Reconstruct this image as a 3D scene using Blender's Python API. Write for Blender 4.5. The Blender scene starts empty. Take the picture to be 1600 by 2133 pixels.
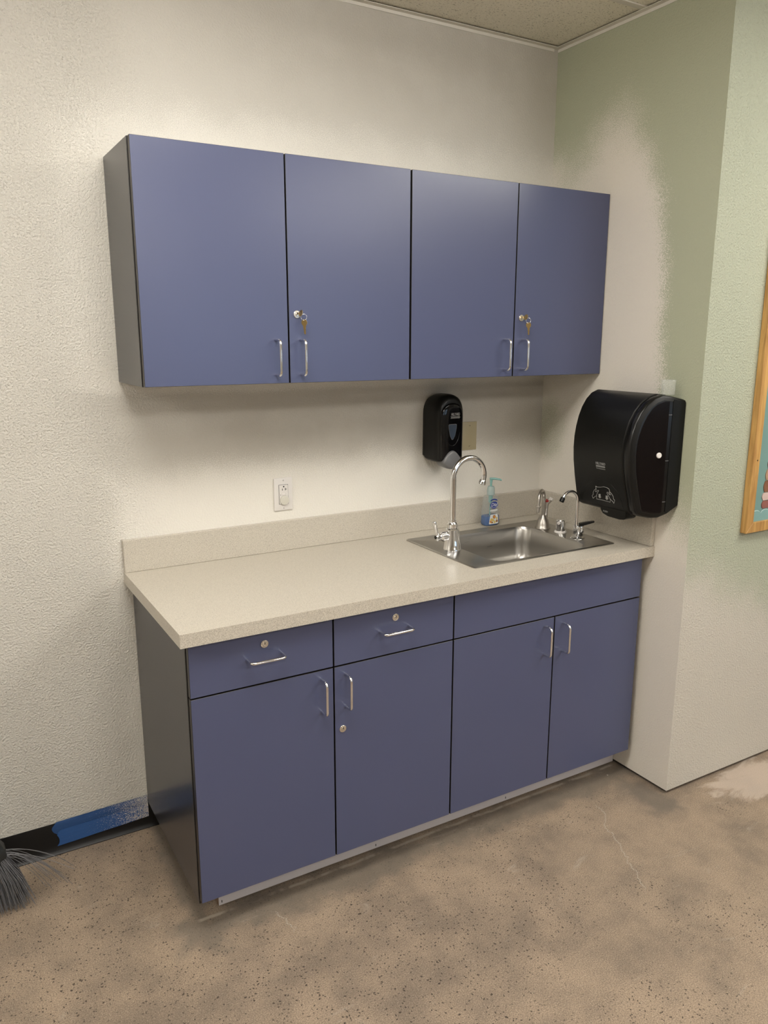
import bpy, bmesh, math, random
from mathutils import Vector, Matrix
random.seed(7)
PI = math.pi
SC = bpy.context.scene
COL = SC.collection

# ------------------------------------------------------------------ camera, world, exposure
cam_d = bpy.data.cameras.new('camera'); cam = bpy.data.objects.new('camera', cam_d); COL.objects.link(cam)
cam.location = (-0.4968, -2.5114, 1.6606)
cam.rotation_euler = (math.radians(77.426), math.radians(-0.071), math.radians(-30.269))
cam_d.sensor_fit = 'HORIZONTAL'; cam_d.sensor_width = 36.0; cam_d.lens = 36.0 * 1634.64 / 1600.0
cam_d.clip_start = 0.02
SC.camera = cam
wd = bpy.data.worlds.new('world'); SC.world = wd; wd.use_nodes = True
wd.node_tree.nodes['Background'].inputs[0].default_value = (0.55, 0.75, 1.0, 1)
wd.node_tree.nodes['Background'].inputs[1].default_value = 3.0
SC.view_settings.view_transform = 'Standard'; SC.view_settings.look = 'None'
SC.view_settings.gamma = 1.0; SC.view_settings.use_curve_mapping = False
SC.view_settings.exposure = 0.0
LIGHT_COL = (1.0, 0.962, 0.895)
LIGHT_W = 16.6                  # troffer diffuser emission

# ------------------------------------------------------------------ dimensions (metres; back wall is y = 0, room is y < 0)
W = 1.7349; D1 = 0.7752; ZC = 2.7314
CZ = 0.9225; CT = 0.0378; CD = 0.635
UX0, US1, US2, US3, UX1 = 0.0284, 0.4586, 0.8825, 1.3091, W - 0.002
UZ0, UZ1, UD = 1.5245, 2.1665, 0.3155
BX0, BT1, BT2, BT3, BX1 = 0.0243, 0.4473, 0.8704, 1.2945, 1.7099
BZ, BD, BZD = 0.108, 0.6067, 0.7266
ROOM_L, ROOM_R, ROOM_F = -3.2, 5.2, -7.5

# ------------------------------------------------------------------ node helpers
def new_mat(name):
    m = bpy.data.materials.new(name); m.use_nodes = True
    nt = m.node_tree
    return m, nt, nt.nodes['Principled BSDF']
class NB:
    def __init__(self, nt): self.nt = nt
    def n(self, t, **kw):
        x = self.nt.nodes.new(t)
        for k, v in kw.items(): setattr(x, k, v)
        return x
    def lk(self, a, b): self.nt.links.new(a, b)
    def put(self, sock, v):
        if isinstance(v, bpy.types.NodeSocket): self.lk(v, sock)
        else: sock.default_value = v
    def math(self, op, a, b=0.0, c=None, clamp=False):
        x = self.n('ShaderNodeMath', operation=op, use_clamp=clamp)
        self.put(x.inputs[0], a); self.put(x.inputs[1], b)
        if c is not None: self.put(x.inputs[2], c)
        return x.outputs[0]
    def noise(self, vec, scale, detail=2.0, rough=0.5, dist=0.0):
        x = self.n('ShaderNodeTexNoise')
        self.lk(vec, x.inputs['Vector']); x.inputs['Scale'].default_value = scale
        x.inputs['Detail'].default_value = detail; x.inputs['Roughness'].default_value = rough
        x.inputs['Distortion'].default_value = dist
        return x.outputs['Fac']
    def voro(self, vec, scale, feature='F1', rnd=1.0):
        x = self.n('ShaderNodeTexVoronoi', feature=feature)
        self.lk(vec, x.inputs['Vector']); x.inputs['Scale'].default_value = scale
        x.inputs['Randomness'].default_value = rnd
        return x
    def step(self, v, lo, hi, a=0.0, b=1.0):
        x = self.n('ShaderNodeMapRange', interpolation_type='SMOOTHSTEP')
        self.put(x.inputs[0], v); x.inputs[1].default_value = lo; x.inputs[2].default_value = hi
        x.inputs[3].default_value = a; x.inputs[4].default_value = b
        return x.outputs[0]
    def lin(self, v, lo, hi, a=0.0, b=1.0):
        x = self.n('ShaderNodeMapRange'); self.put(x.inputs[0], v)
        x.inputs[1].default_value = lo; x.inputs[2].default_value = hi
        x.inputs[3].default_value = a; x.inputs[4].default_value = b
        return x.outputs[0]
    def mix(self, f, a, b, blend='MIX'):
        x = self.n('ShaderNodeMix', data_type='RGBA', blend_type=blend)
        self.put(x.inputs[0], f)
        for s, v in ((x.inputs[6], a), (x.inputs[7], b)):
            if isinstance(v, (tuple, list)): s.default_value = (v[0], v[1], v[2], 1)
            else: self.lk(v, s)
        return x.outputs[2]
    def bump(self, h, strength, dist, prev=None):
        x = self.n('ShaderNodeBump'); self.lk(h, x.inputs['Height'])
        x.inputs['Strength'].default_value = strength; x.inputs['Distance'].default_value = dist
        if prev is not None: self.lk(prev, x.inputs['Normal'])
        return x.outputs[0]
    def pos(self):
        g = self.n('ShaderNodeNewGeometry'); s = self.n('ShaderNodeSeparateXYZ')
        self.lk(g.outputs['Position'], s.inputs[0])
        return g.outputs['Position'], s.outputs[0], s.outputs[1], s.outputs[2]
    def objv(self):
        t = self.n('ShaderNodeTexCoord'); return t.outputs['Object']
    def scaled(self, vec, s):
        m = self.n('ShaderNodeMapping'); self.lk(vec, m.inputs[0]); m.inputs['Scale'].default_value = s
        return m.outputs[0]
    def curve(self, v, pts):
        x = self.n('ShaderNodeFloatCurve'); self.put(x.inputs['Value'], v)
        c = x.mapping.curves[0]
        c.points[0].location = pts[0]; c.points[1].location = pts[-1]
        for p in pts[1:-1]: c.points.new(*p)
        for p in c.points: p.handle_type = 'AUTO_CLAMPED'
        x.mapping.update()
        return x.outputs[0]

def plain(name, col, rough=0.5, metal=0.0, spec=0.5, bump=None, vary=0.0, coat=0.0):
    m, nt, p = new_mat(name); b = NB(nt)
    p.inputs['Roughness'].default_value = rough; p.inputs['Metallic'].default_value = metal
    p.inputs['Specular IOR Level'].default_value = spec; p.inputs['Coat Weight'].default_value = coat
    v = b.objv()
    nz = b.noise(v, 25.0, 3.0)
    k = max(vary, 0.03)
    c = b.mix(nz, tuple(x * (1 - k) for x in col), tuple(min(1, x * (1 + k)) for x in col))
    b.lk(c, p.inputs['Base Color'])
    if bump:
        b.lk(b.bump(b.noise(v, bump[0], 2.0), bump[1], bump[2]), p.inputs['Normal'])
    return m

M = {}
# laminate of the cabinets
def mat_laminate():
    m, nt, p = new_mat('blue_laminate'); b = NB(nt); v = b.objv()
    n1 = b.noise(v, 2.2, 3.0); n2 = b.noise(v, 900.0, 1.0)
    c = b.mix(n1, (0.072, 0.084, 0.160), (0.077, 0.089, 0.167))
    b.lk(c, p.inputs['Base Color'])
    p.inputs['Roughness'].default_value = 0.27
    b.lk(b.bump(n2, 0.08, 0.0004), p.inputs['Normal'])
    return m
M['blue'] = mat_laminate()
M['charcoal'] = plain('charcoal_side_laminate', (0.031, 0.031, 0.036), 0.25)
M['edge'] = plain('dark_edge_band', (0.014, 0.012, 0.011), 0.35)
M['boxin'] = plain('cabinet_inside', (0.10, 0.085, 0.07), 0.6)
M['chrome'] = plain('polished_chrome', (0.80, 0.80, 0.81), 0.09, 1.0)
M['satin'] = plain('satin_nickel', (0.54, 0.51, 0.47), 0.34, 1.0)
M['lockmetal'] = plain('lock_nickel', (0.74, 0.71, 0.66), 0.25, 1.0)
M['brass'] = plain('key_brass', (0.42, 0.30, 0.13), 0.32, 1.0, vary=0.2)
M['black'] = plain('black_plastic', (0.005, 0.005, 0.0045), 0.34, spec=0.3)
M['cheek'] = plain('smooth_black_plastic', (0.005, 0.005, 0.005), 0.24, spec=0.4)
M['blackgloss'] = plain('glossy_black_plastic', (0.003, 0.003, 0.0035), 0.06, spec=0.4)
M['smoke'] = plain('smoked_side_plastic', (0.004, 0.0024, 0.0024), 0.14, spec=0.25)
M['blackgrain'] = plain('grained_black_plastic', (0.006, 0.006, 0.0055), 0.36, spec=0.3, bump=(420.0, 0.35, 0.0012))
M['dark'] = plain('dark_void', (0.006, 0.006, 0.006), 0.8)
M['greyplastic'] = plain('grey_plastic', (0.135, 0.135, 0.137), 0.35)
M['bluegrey'] = plain('blue_grey_window', (0.045, 0.06, 0.085), 0.12)
M['white'] = plain('white_plastic', (0.72, 0.69, 0.66), 0.35)
M['whiteprint'] = plain('white_print', (0.62, 0.62, 0.60), 0.5)
M['greyprint'] = plain('grey_print', (0.36, 0.36, 0.35), 0.5)
M['beigeplate'] = plain('beige_plate', (0.40, 0.345, 0.22), 0.4)
M['cap'] = plain('cover_cap', (0.60, 0.58, 0.51), 0.25)
M['toe'] = plain('grey_toe_laminate', (0.52, 0.49, 0.50), 0.45)
M['ply'] = plain('raw_wood_edge', (0.20, 0.13, 0.08), 0.75, vary=0.3)
M['rubber'] = plain('black_rubber', (0.006, 0.0055, 0.0055), 0.42, spec=0.35)
M['red'] = plain('red_button', (0.35, 0.02, 0.02), 0.3)
M['gridwhite'] = plain('grid_white', (0.72, 0.69, 0.62), 0.45)
M['broomhead'] = plain('broom_head_plastic', (0.02, 0.022, 0.022), 0.6)
M['bristle'] = plain('grey_bristle', (0.15, 0.15, 0.16), 0.5)
M['pole'] = plain('broom_pole', (0.10, 0.10, 0.11), 0.4)
M['teal'] = plain('teal_paper', (0.165, 0.295, 0.275), 0.75)
M['teal2'] = plain('teal_border_paper', (0.20, 0.355, 0.345), 0.75)
M['paperedge'] = plain('pale_paper_edge', (0.50, 0.62, 0.60), 0.75)
M['plank_a'] = plain('brown_plank_print', (0.20, 0.085, 0.045), 0.7, vary=0.25)
M['plank_b'] = plain('tan_plank_print', (0.42, 0.26, 0.17), 0.7, vary=0.2)
M['plank_c'] = plain('pale_plank_print', (0.55, 0.42, 0.38), 0.7, vary=0.15)
M['plank_d'] = plain('red_brown_plank_print', (0.26, 0.10, 0.08), 0.7, vary=0.2)
M['plum'] = plain('plum_print', (0.16, 0.05, 0.075), 0.6)
M['lblue'] = plain('label_blue', (0.012, 0.035, 0.24), 0.35)
M['lwhite'] = plain('label_white', (0.75, 0.76, 0.76), 0.4)
M['lorange'] = plain('label_orange', (0.62, 0.27, 0.05), 0.4)
M['lyellow'] = plain('label_yellow', (0.66, 0.52, 0.16), 0.4)
M['lbrown'] = plain('label_brown', (0.25, 0.10, 0.03), 0.4)
M['pump'] = plain('teal_pump_plastic', (0.20, 0.40, 0.37), 0.3)

def mat_clear(name, col, rough=0.06, ior=1.35):
    m, nt, p = new_mat(name); b = NB(nt)
    v = b.objv(); c = b.mix(b.noise(v, 30.0), tuple(x * .97 for x in col), col)
    b.lk(c, p.inputs['Base Color'])
    p.inputs['Transmission Weight'].default_value = 1.0; p.inputs['Roughness'].default_value = rough
    p.inputs['IOR'].default_value = ior
    return m
def mat_thin(name, col, alpha, rough=0.1):
    m, nt, p = new_mat(name); b = NB(nt)
    v = b.objv(); c = b.mix(b.noise(v, 30.0), tuple(x * .97 for x in col), col)
    b.lk(c, p.inputs['Base Color']); p.inputs['Roughness'].default_value = rough
    p.inputs['Alpha'].default_value = alpha
    return m
M['bottle'] = mat_thin('clear_bottle_plastic', (0.55, 0.62, 0.62), 0.16, 0.08)
M['pumpclear'] = mat_thin('cloudy_collar_plastic', (0.42, 0.52, 0.50), 0.72, 0.2)
M['cup'] = mat_thin('clear_cup_plastic', (0.80, 0.82, 0.80), 0.10, 0.06)
M['soap'] = plain('blue_liquid_soap', (0.004, 0.075, 0.29), 0.1, spec=0.5)
M['glass'] = mat_thin('window_glass', (0.8, 0.9, 0.95), 0.08, 0.02)

def mat_steel():
    m, nt, p = new_mat('brushed_steel'); b = NB(nt); v = b.objv()
    n1 = b.noise(b.scaled(v, (8.0, 500.0, 500.0)), 1.0, 2.0); n2 = b.noise(v, 9.0, 4.0, 0.6)
    c = b.mix(n2, (0.42, 0.405, 0.38), (0.46, 0.445, 0.42)); b.lk(c, p.inputs['Base Color'])
    p.inputs['Metallic'].default_value = 1.0
    b.lk(b.lin(b.math('ADD', b.math('MULTIPLY', n1, 0.5), b.math('MULTIPLY', n2, 0.5)), 0.2, 0.8, 0.26, 0.33), p.inputs['Roughness'])
    b.lk(b.bump(n1, 0.05, 0.0005), p.inputs['Normal'])
    return m
M['steel'] = mat_steel()

def mat_counter():
    m, nt, p = new_mat('speckled_counter_laminate'); b = NB(nt); v = b.objv()
    f = b.noise(v, 640.0, 2.0, 0.7); g = b.noise(v, 300.0, 2.0, 0.6); l = b.noise(v, 3.0, 3.0)
    base = b.mix(b.step(f, 0.32, 0.62), (0.33, 0.297, 0.245), (0.625, 0.58, 0.50))
    base = b.mix(b.step(g, 0.60, 0.72), base, (0.33, 0.30, 0.25))
    base = b.mix(b.math('MULTIPLY', l, 0.12), base, (0.5, 0.45, 0.37))
    b.lk(base, p.inputs['Base Color']); p.inputs['Roughness'].default_value = 0.34
    p.inputs['Specular IOR Level'].default_value = 0.6
    return m
M['counter'] = mat_counter()

# painted, textured plaster; a fresh cream coat sprayed over an older coat, fading out in droplets
CREAM = (0.62, 0.592, 0.535)
FRESH = (0.775, 0.745, 0.68)
def paint(name, old, mask_fn, peel=1.0, new=CREAM, alcove=False):
    m, nt, p = new_mat(name); b = NB(nt); v, x, y, z = b.pos()
    peel_n = b.noise(v, 155.0, 3.0, 0.62, 0.0); fine = b.noise(v, 330.0, 1.0)
    if mask_fn:
        s = mask_fn(b, v, x, y, z)                    # about -1 .. 1, > 0 where the new coat is
        big = b.noise(v, 4.5, 4.0, 0.6)
        s = b.math('ADD', s, b.math('MULTIPLY', b.math('SUBTRACT', big, 0.5), 2.0))
        dro = b.noise(v, 400.0, 2.0, 0.6)
        s = b.math('ADD', s, b.math('MULTIPLY', b.math('SUBTRACT', dro, 0.5), 6.0))
        mk = b.step(s, -0.45, 0.45)
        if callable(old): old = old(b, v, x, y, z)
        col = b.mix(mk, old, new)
        rough = b.lin(mk, 0, 1, 0.50, 0.40)
    else:
        col = b.mix(b.noise(v, 1.5, 3.0), tuple(c * .97 for c in new), new); rough = 0.42
    low = b.noise(v, 0.9, 3.0)
    col = b.mix(b.math('MULTIPLY', low, 0.10), col, tuple(c * 0.8 for c in new))
    b.lk(col, p.inputs['Base Color']); b.put(p.inputs['Roughness'], rough)
    h = b.math('ADD', b.math('POWER', b.lin(peel_n, 0.30, 0.80), 2.0), b.math('MULTIPLY', fine, 0.15))
    bp_ = b.n('ShaderNodeBump'); b.lk(h, bp_.inputs['Height']); bp_.inputs['Distance'].default_value = 0.0066
    b.put(bp_.inputs['Strength'], b.step(x, -0.05, 0.25, 0.75 * peel, 0.30 * peel) if alcove else 0.75 * peel)
    b.lk(bp_.outputs[0], p.inputs['Normal'])
    return m
def mask_return(b, v, x, y, z):
    t = b.math('DIVIDE', y, -D1)
    t = b.math('ADD', t, b.math('MULTIPLY', b.math('SUBTRACT', b.noise(v, 390.0, 2.0, 0.6), 0.5), 0.30))
    t = b.math('ADD', t, b.math('MULTIPLY', b.math('SUBTRACT', b.noise(v, 6.0, 3.0, 0.6), 0.5), 0.10))   # 0 at the inner corner, 1 at the outer corner
    f = b.curve(t, [(0, .84), (.12, .80), (.25, .835), (.38, .88), (.5, .88), (.62, .80), (.71, .72), (.745, .60), (.77, .40), (.81, .16), (.88, .06), (1, .03)])
    top = b.math('MULTIPLY_ADD', f, 1.62, 0.98)        # height of the spray edge
    s = b.math('DIVIDE', b.math('SUBTRACT', top, z), 0.12)
    s = b.math('MINIMUM', b.math('MAXIMUM', s, -3.5), 3.5)
    # old patch left thin in the corner under the wall cabinet
    px = b.math('DIVIDE', b.math('ADD', y, 0.05), 0.17); pz = b.math('DIVIDE', b.math('SUBTRACT', z, 1.29), 0.20)
    d = b.math('ADD', b.math('POWER', px, 2.0), b.math('POWER', pz, 2.0))
    return b.math('SUBTRACT', s, b.step(d, 0.0, 1.5, 3.6, 0.0))
def mask_right(b, v, x, y, z):
    top = b.math('MULTIPLY_ADD', x, -0.42, 1.60)
    s = b.math('DIVIDE', b.math('SUBTRACT', top, z), 0.13)
    return b.math('MINIMUM', b.math('MAXIMUM', s, -3.2), 3.5)
def mask_back(b, v, x, y, z):
    # fresh coat: a halo sprayed round the wall cabinets, strongest at their left and top edges
    dx = b.math('MAXIMUM', b.math('SUBTRACT', UX0, x), 0.0)
    dz = b.math('MAXIMUM', b.math('SUBTRACT', z, UZ1), b.math('SUBTRACT', UZ0 - 0.0, z)); dz = b.math('MAXIMUM', dz, 0.0)
    d = b.math('SQRT', b.math('ADD', b.math('POWER', dx, 2.0), b.math('POWER', dz, 2.0)))
    halo = b.math('SUBTRACT', 1.6, b.math('DIVIDE', d, 0.085))
    low = b.math('DIVIDE', b.math('SUBTRACT', 1.22, z), 0.07)          # and a second pass above the splash
    low = b.math('MINIMUM', low, b.math('DIVIDE', b.math('ADD', x, 0.02), 0.06))
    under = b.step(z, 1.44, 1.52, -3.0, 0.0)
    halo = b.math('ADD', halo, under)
    s = b.math('MAXIMUM', halo, low)
    return b.math('MINIMUM', b.math('MAXIMUM', s, -3.2), 3.0)
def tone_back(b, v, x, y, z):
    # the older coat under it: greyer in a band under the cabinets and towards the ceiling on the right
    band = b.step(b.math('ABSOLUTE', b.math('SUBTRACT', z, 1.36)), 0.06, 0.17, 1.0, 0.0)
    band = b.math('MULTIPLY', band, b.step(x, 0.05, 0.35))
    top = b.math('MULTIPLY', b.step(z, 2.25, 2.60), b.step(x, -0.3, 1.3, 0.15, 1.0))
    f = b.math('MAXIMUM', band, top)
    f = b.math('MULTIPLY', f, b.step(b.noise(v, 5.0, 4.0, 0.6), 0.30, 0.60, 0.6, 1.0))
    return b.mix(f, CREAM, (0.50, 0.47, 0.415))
GREEN = (0.43, 0.455, 0.325)
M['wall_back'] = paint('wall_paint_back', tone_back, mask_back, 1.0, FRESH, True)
M['wall_return'] = paint('wall_paint_return', GREEN, mask_return, 0.4, (0.76, 0.715, 0.64))
M['wall_right'] = paint('wall_paint_right', (0.42, 0.45, 0.345), mask_right, 0.8, (0.62, 0.585, 0.52))
M['wall_room'] = paint('wall_paint_room', None, None)
M['wall_gap'] = plain('wall_core', (0.03, 0.027, 0.024), 0.9)

def mat_tile():
    m, nt, p = new_mat('fissured_ceiling_tile'); b = NB(nt); v, x, y, z = b.pos()
    vv = b.scaled(v, (120.0, 230.0, 120.0)); n = b.noise(vv, 1.0, 3.0, 0.65, 0.8)
    pin = b.voro(v, 260.0).outputs['Distance']
    fis = b.step(n, 0.60, 0.66); pins = b.math('SUBTRACT', 1.0, b.step(pin, 0.10, 0.22))
    hole = b.math('MAXIMUM', fis, b.math('MULTIPLY', pins, 0.6))
    c = b.mix(hole, (0.88, 0.845, 0.73), (0.28, 0.25, 0.19)); b.lk(c, p.inputs['Base Color'])
    p.inputs['Roughness'].default_value = 0.85
    b.lk(b.bump(b.math('SUBTRACT', 1.0, hole), 0.7, 0.003), p.inputs['Normal'])
    return m
M['tile'] = mat_tile()

def mat_floor():
    m, nt, p = new_mat('worn_concrete'); b = NB(nt); v, x, y, z = b.pos()
    big = b.noise(v, 1.7, 5.0, 0.62, 0.4); mid = b.noise(v, 9.0, 4.0, 0.6); grain = b.noise(v, 300.0, 3.0, 0.8)
    c = b.mix(b.step(b.math('MULTIPLY_ADD', mid, 0.5, b.math('MULTIPLY', big, 0.6)), 0.36, 0.70), (0.222, 0.172, 0.130), (0.412, 0.310, 0.222))
    c = b.mix(b.math('MULTIPLY', b.step(grain, 0.34, 0.60, 1.0, 0.0), 0.72), c, (0.10, 0.078, 0.056))
    c = b.mix(b.math('MULTIPLY', b.step(grain, 0.56, 0.72), 0.70), c, (0.58, 0.50, 0.38))
    # small dark pits of exposed aggregate, patchy
    wv = b.n('ShaderNodeVectorMath', operation='ADD'); nn = b.n('ShaderNodeTexNoise'); b.lk(v, nn.inputs['Vector']); nn.inputs['Scale'].default_value = 90.0
    ws = b.n('ShaderNodeVectorMath', operation='SCALE'); b.lk(nn.outputs['Color'], ws.inputs[0]); ws.inputs['Scale'].default_value = 0.012
    b.lk(v, wv.inputs[0]); b.lk(ws.outputs[0], wv.inputs[1])
    vo = b.voro(wv.outputs[0], 112.0); sp = b.n('ShaderNodeSeparateColor'); b.lk(vo.outputs['Color'], sp.inputs[0])
    pit = b.math('MULTIPLY', b.step(b.math('MULTIPLY_ADD', sp.outputs[1], -0.14, vo.outputs['Distance']), 0.12, 0.22, 1.0, 0.0), b.step(sp.outputs[0], 0.42, 0.50))
    pit = b.math('MULTIPLY', pit, b.step(b.math('MULTIPLY_ADD', x, -0.14, b.noise(v, 2.6, 3.0)), 0.27, 0.44))
    c = b.mix(b.math('MULTIPLY', pit, 0.95), c, (0.050, 0.036, 0.025))
    # grey cement and adhesive residue along the plinth and the short return wall, plus painted cabinet shade on the left
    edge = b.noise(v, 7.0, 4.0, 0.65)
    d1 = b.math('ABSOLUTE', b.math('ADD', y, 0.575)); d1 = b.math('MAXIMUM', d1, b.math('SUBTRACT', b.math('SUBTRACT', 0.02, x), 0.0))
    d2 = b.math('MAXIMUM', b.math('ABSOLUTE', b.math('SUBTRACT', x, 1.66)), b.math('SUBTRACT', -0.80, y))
    d3 = b.math('MAXIMUM', b.math('MULTIPLY', b.math('ABSOLUTE', b.math('SUBTRACT', x, 0.045)), 1.6), b.math('SUBTRACT', -0.60, y))  # strip by the left side panel: residue darkened with the cabinet's painted shade
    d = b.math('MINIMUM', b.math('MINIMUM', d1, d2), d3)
    film_shade = b.step(b.math('ADD', d, b.math('MULTIPLY', b.math('SUBTRACT', edge, 0.5), 0.20)), 0.02, 0.10, 1.0, 0.0)
    c = b.mix(b.math('MULTIPLY', film_shade, 0.72), c, b.mix(mid, (0.095, 0.081, 0.066), (0.175, 0.151, 0.122)))
    wob = b.math('MULTIPLY', b.math('SUBTRACT', b.noise(v, 10.0, 3.0), 0.5), 0.018)
    ln = b.math('ABSOLUTE', b.math('ADD', b.math('ADD', y, 0.541), b.math('ADD', wob, b.math('MULTIPLY', x, -0.008))))
    ln = b.math('MULTIPLY', b.step(ln, 0.002, 0.009, 1.0, 0.0), b.step(b.noise(v, 14.0, 3.0), 0.38, 0.55))
    ln = b.math('MULTIPLY', ln, b.step(x, 0.02, 0.04)); ln = b.math('MULTIPLY', ln, b.step(x, 1.70, 1.72, 1.0, 0.0))
    c = b.mix(b.math('MULTIPLY', ln, 0.7), c, (0.42, 0.37, 0.30))
    # smeared pale plaster
    sm = b.noise(b.scaled(v, (4.0, 12.0, 4.0)), 1.0, 5.0, 0.7, 1.2)
    c = b.mix(b.math('MULTIPLY', b.step(sm, 0.60, 0.74), 0.32), c, (0.50, 0.44, 0.37))
    pr = b.math('ADD', b.math('POWER', b.math('DIVIDE', b.math('SUBTRACT', x, 2.12), 0.22), 2.0), b.math('POWER', b.math('DIVIDE', b.math('ADD', y, 0.87), 0.10), 2.0))
    c = b.mix(b.math('MULTIPLY', b.step(b.math('ADD', pr, b.math('MULTIPLY', b.math('SUBTRACT', sm, 0.5), 5.0)), 0.2, 1.4, 1.0, 0.0), 0.6), c, (0.56, 0.47, 0.40))
    # white paint drips
    v2 = b.voro(v, 5.5); s2 = b.n('ShaderNodeSeparateColor'); b.lk(v2.outputs['Color'], s2.inputs[0])
    dp = b.math('MULTIPLY', b.step(b.math('ADD', v2.outputs['Distance'], b.math('MULTIPLY', grain, 0.03)), 0.030, 0.042, 1.0, 0.0), b.step(s2.outputs[1], 0.45, 0.5))
    c = b.mix(b.math('MULTIPLY', dp, 0.8), c, (0.68, 0.62, 0.53))
    # hairline cracks
    def crack(x0, y0, k, ylo, yhi, seed, w):
        wv = b.math('MULTIPLY', b.math('SUBTRACT', b.noise(b.scaled(v, (0.0, 9.0, 0.0)), 1.0 + seed, 5.0, 0.7), 0.5), 0.14)
        lx = b.math('ADD', b.math('MULTIPLY', b.math('SUBTRACT', y, y0), k), b.math('ADD', wv, x0))
        a = b.step(b.math('ABSOLUTE', b.math('SUBTRACT', x, lx)), w * 0.4, w, 1.0, 0.0)
        return b.math('MULTIPLY', a, b.math('MULTIPLY', b.step(y, ylo, ylo + 0.05), b.step(y, yhi - 0.03, yhi, 1.0, 0.0)))
    ck = b.math('MAXIMUM', crack(1.46, -0.70, 0.50, -1.12, -0.68, 0.0, 0.0022), crack(0.24, -0.6, -0.2, -0.74, -0.60, 0.37, 0.002))
    c = b.mix(b.math('MULTIPLY', ck, 0.7), c, (0.45, 0.40, 0.33))
    b.lk(c, p.inputs['Base Color'])
    b.lk(b.lin(big, 0.3, 0.7, 0.50, 0.66), p.inputs['Roughness'])
    h = b.math('SUBTRACT', b.math('MULTIPLY', grain, 0.4), b.math('ADD', b.math('MULTIPLY', pit, 0.6), b.math('MULTIPLY', ck, 0.5)))
    b.lk(b.bump(h, 0.5, 0.0025), p.inputs['Normal'])
    return m
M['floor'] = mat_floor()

def mat_wood():
    m, nt, p = new_mat('honey_oak'); b = NB(nt); v = b.objv()
    n = b.noise(b.scaled(v, (60.0, 60.0, 4.0)), 1.0, 4.0, 0.6, 0.6)
    c = b.mix(b.step(n, 0.3, 0.72), (0.36, 0.185, 0.055), (0.60, 0.36, 0.12)); b.lk(c, p.inputs['Base Color'])
    p.inputs['Roughness'].default_value = 0.38
    return m
M['oak'] = mat_wood()

def mat_tape(name, x_from, k=1.0):
    m, nt, p = new_mat(name); b = NB(nt); v, x, y, z = b.pos()
    dr = b.noise(v, 460.0, 2.0, 0.6); amt = b.lin(x, x_from, 0.05, -0.30, 0.02)
    sp = b.step(b.math('ADD', dr, amt), 0.43, 0.48)
    base = b.mix(b.noise(b.scaled(v, (20.0, 20.0, 160.0)), 1.0, 3.0), (0.016 * k, 0.066 * k, 0.205 * k), (0.022 * k, 0.085 * k, 0.255 * k))
    b.lk(b.mix(sp, base, (0.60, 0.57, 0.53)), p.inputs['Base Color']); p.inputs['Roughness'].default_value = 0.5
    b.lk(b.bump(b.noise(v, 60.0, 2.0), 0.15, 0.002), p.inputs['Normal'])
    return m
M['tape'] = mat_tape('blue_masking_tape', -0.20, 1.15)
M['tape_under'] = mat_tape('blue_masking_tape_paler', -0.20, 0.85)

def mat_emit():
    m, nt, p = new_mat('lamp_diffuser'); b = NB(nt)
    e = b.n('ShaderNodeEmission'); e.inputs[0].default_value = (*LIGHT_COL, 1); e.inputs[1].default_value = LIGHT_W
    b.lk(e.outputs[0], nt.nodes['Material Output'].inputs[0]); nt.nodes.remove(p)
    return m
M['lamp'] = mat_emit()

# ------------------------------------------------------------------ mesh helpers
def box(bm, x0, x1, y0, y1, z0, z1, bev=0.0, seg=1, mi=0):
    r = bmesh.ops.create_cube(bm, size=1.0)
    for v in r['verts']:
        v.co = Vector((x0 + (v.co.x + .5) * (x1 - x0), y0 + (v.co.y + .5) * (y1 - y0), z0 + (v.co.z + .5) * (z1 - z0)))
    fs = {f for v in r['verts'] for f in v.link_faces}
    for f in fs: f.material_index = mi
    if bev > 0:
        es = list({e for v in r['verts'] for e in v.link_edges})
        bmesh.ops.bevel(bm, geom=es, offset=bev, segments=seg, profile=0.5, affect='EDGES', material=-1)
    return bm
def Box(*a, **k): return box(bmesh.new(), *a, **k)
def loft(bm, loops, cap0=True, cap1=True, mi=0, closed=True):
    vs = [[bm.verts.new(p) for p in lp] for lp in loops]; n = len(vs[0])
    for a, b_ in zip(vs, vs[1:]):
        for i in range(n if closed else n - 1):
            j = (i + 1) % n
            f = bm.faces.new((a[i], a[j], b_[j], b_[i])); f.material_index = mi
    if cap0: bm.faces.new(list(reversed(vs[0]))).material_index = mi
    if cap1: bm.faces.new(vs[-1]).material_index = mi
    return bm
def tube(bm, pts, r, seg=12, caps=True, mi=0, round_end=False):
    pts = [Vector(p) for p in pts]; n = len(pts)
    rs = [r] * n if not isinstance(r, (list, tuple)) else list(r)
    t0 = (pts[1] - pts[0]).normalized()
    up = Vector((0, 0, 1)) if abs(t0.z) < 0.9 else Vector((1, 0, 0))
    nrm = (up - t0 * up.dot(t0)).normalized(); loops = []; pt = t0
    for i in range(n):
        t = (pts[min(i + 1, n - 1)] - pts[max(i - 1, 0)]).normalized()
        q = pt.rotation_difference(t); nrm = (q @ nrm); nrm = (nrm - t * nrm.dot(t)).normalized(); pt = t
        bn = t.cross(nrm)
        loops.append([pts[i] + (nrm * math.cos(2 * PI * k / seg) + bn * math.sin(2 * PI * k / seg)) * rs[i] for k in range(seg)])
    return loft(bm, loops, caps, caps, mi)
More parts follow.
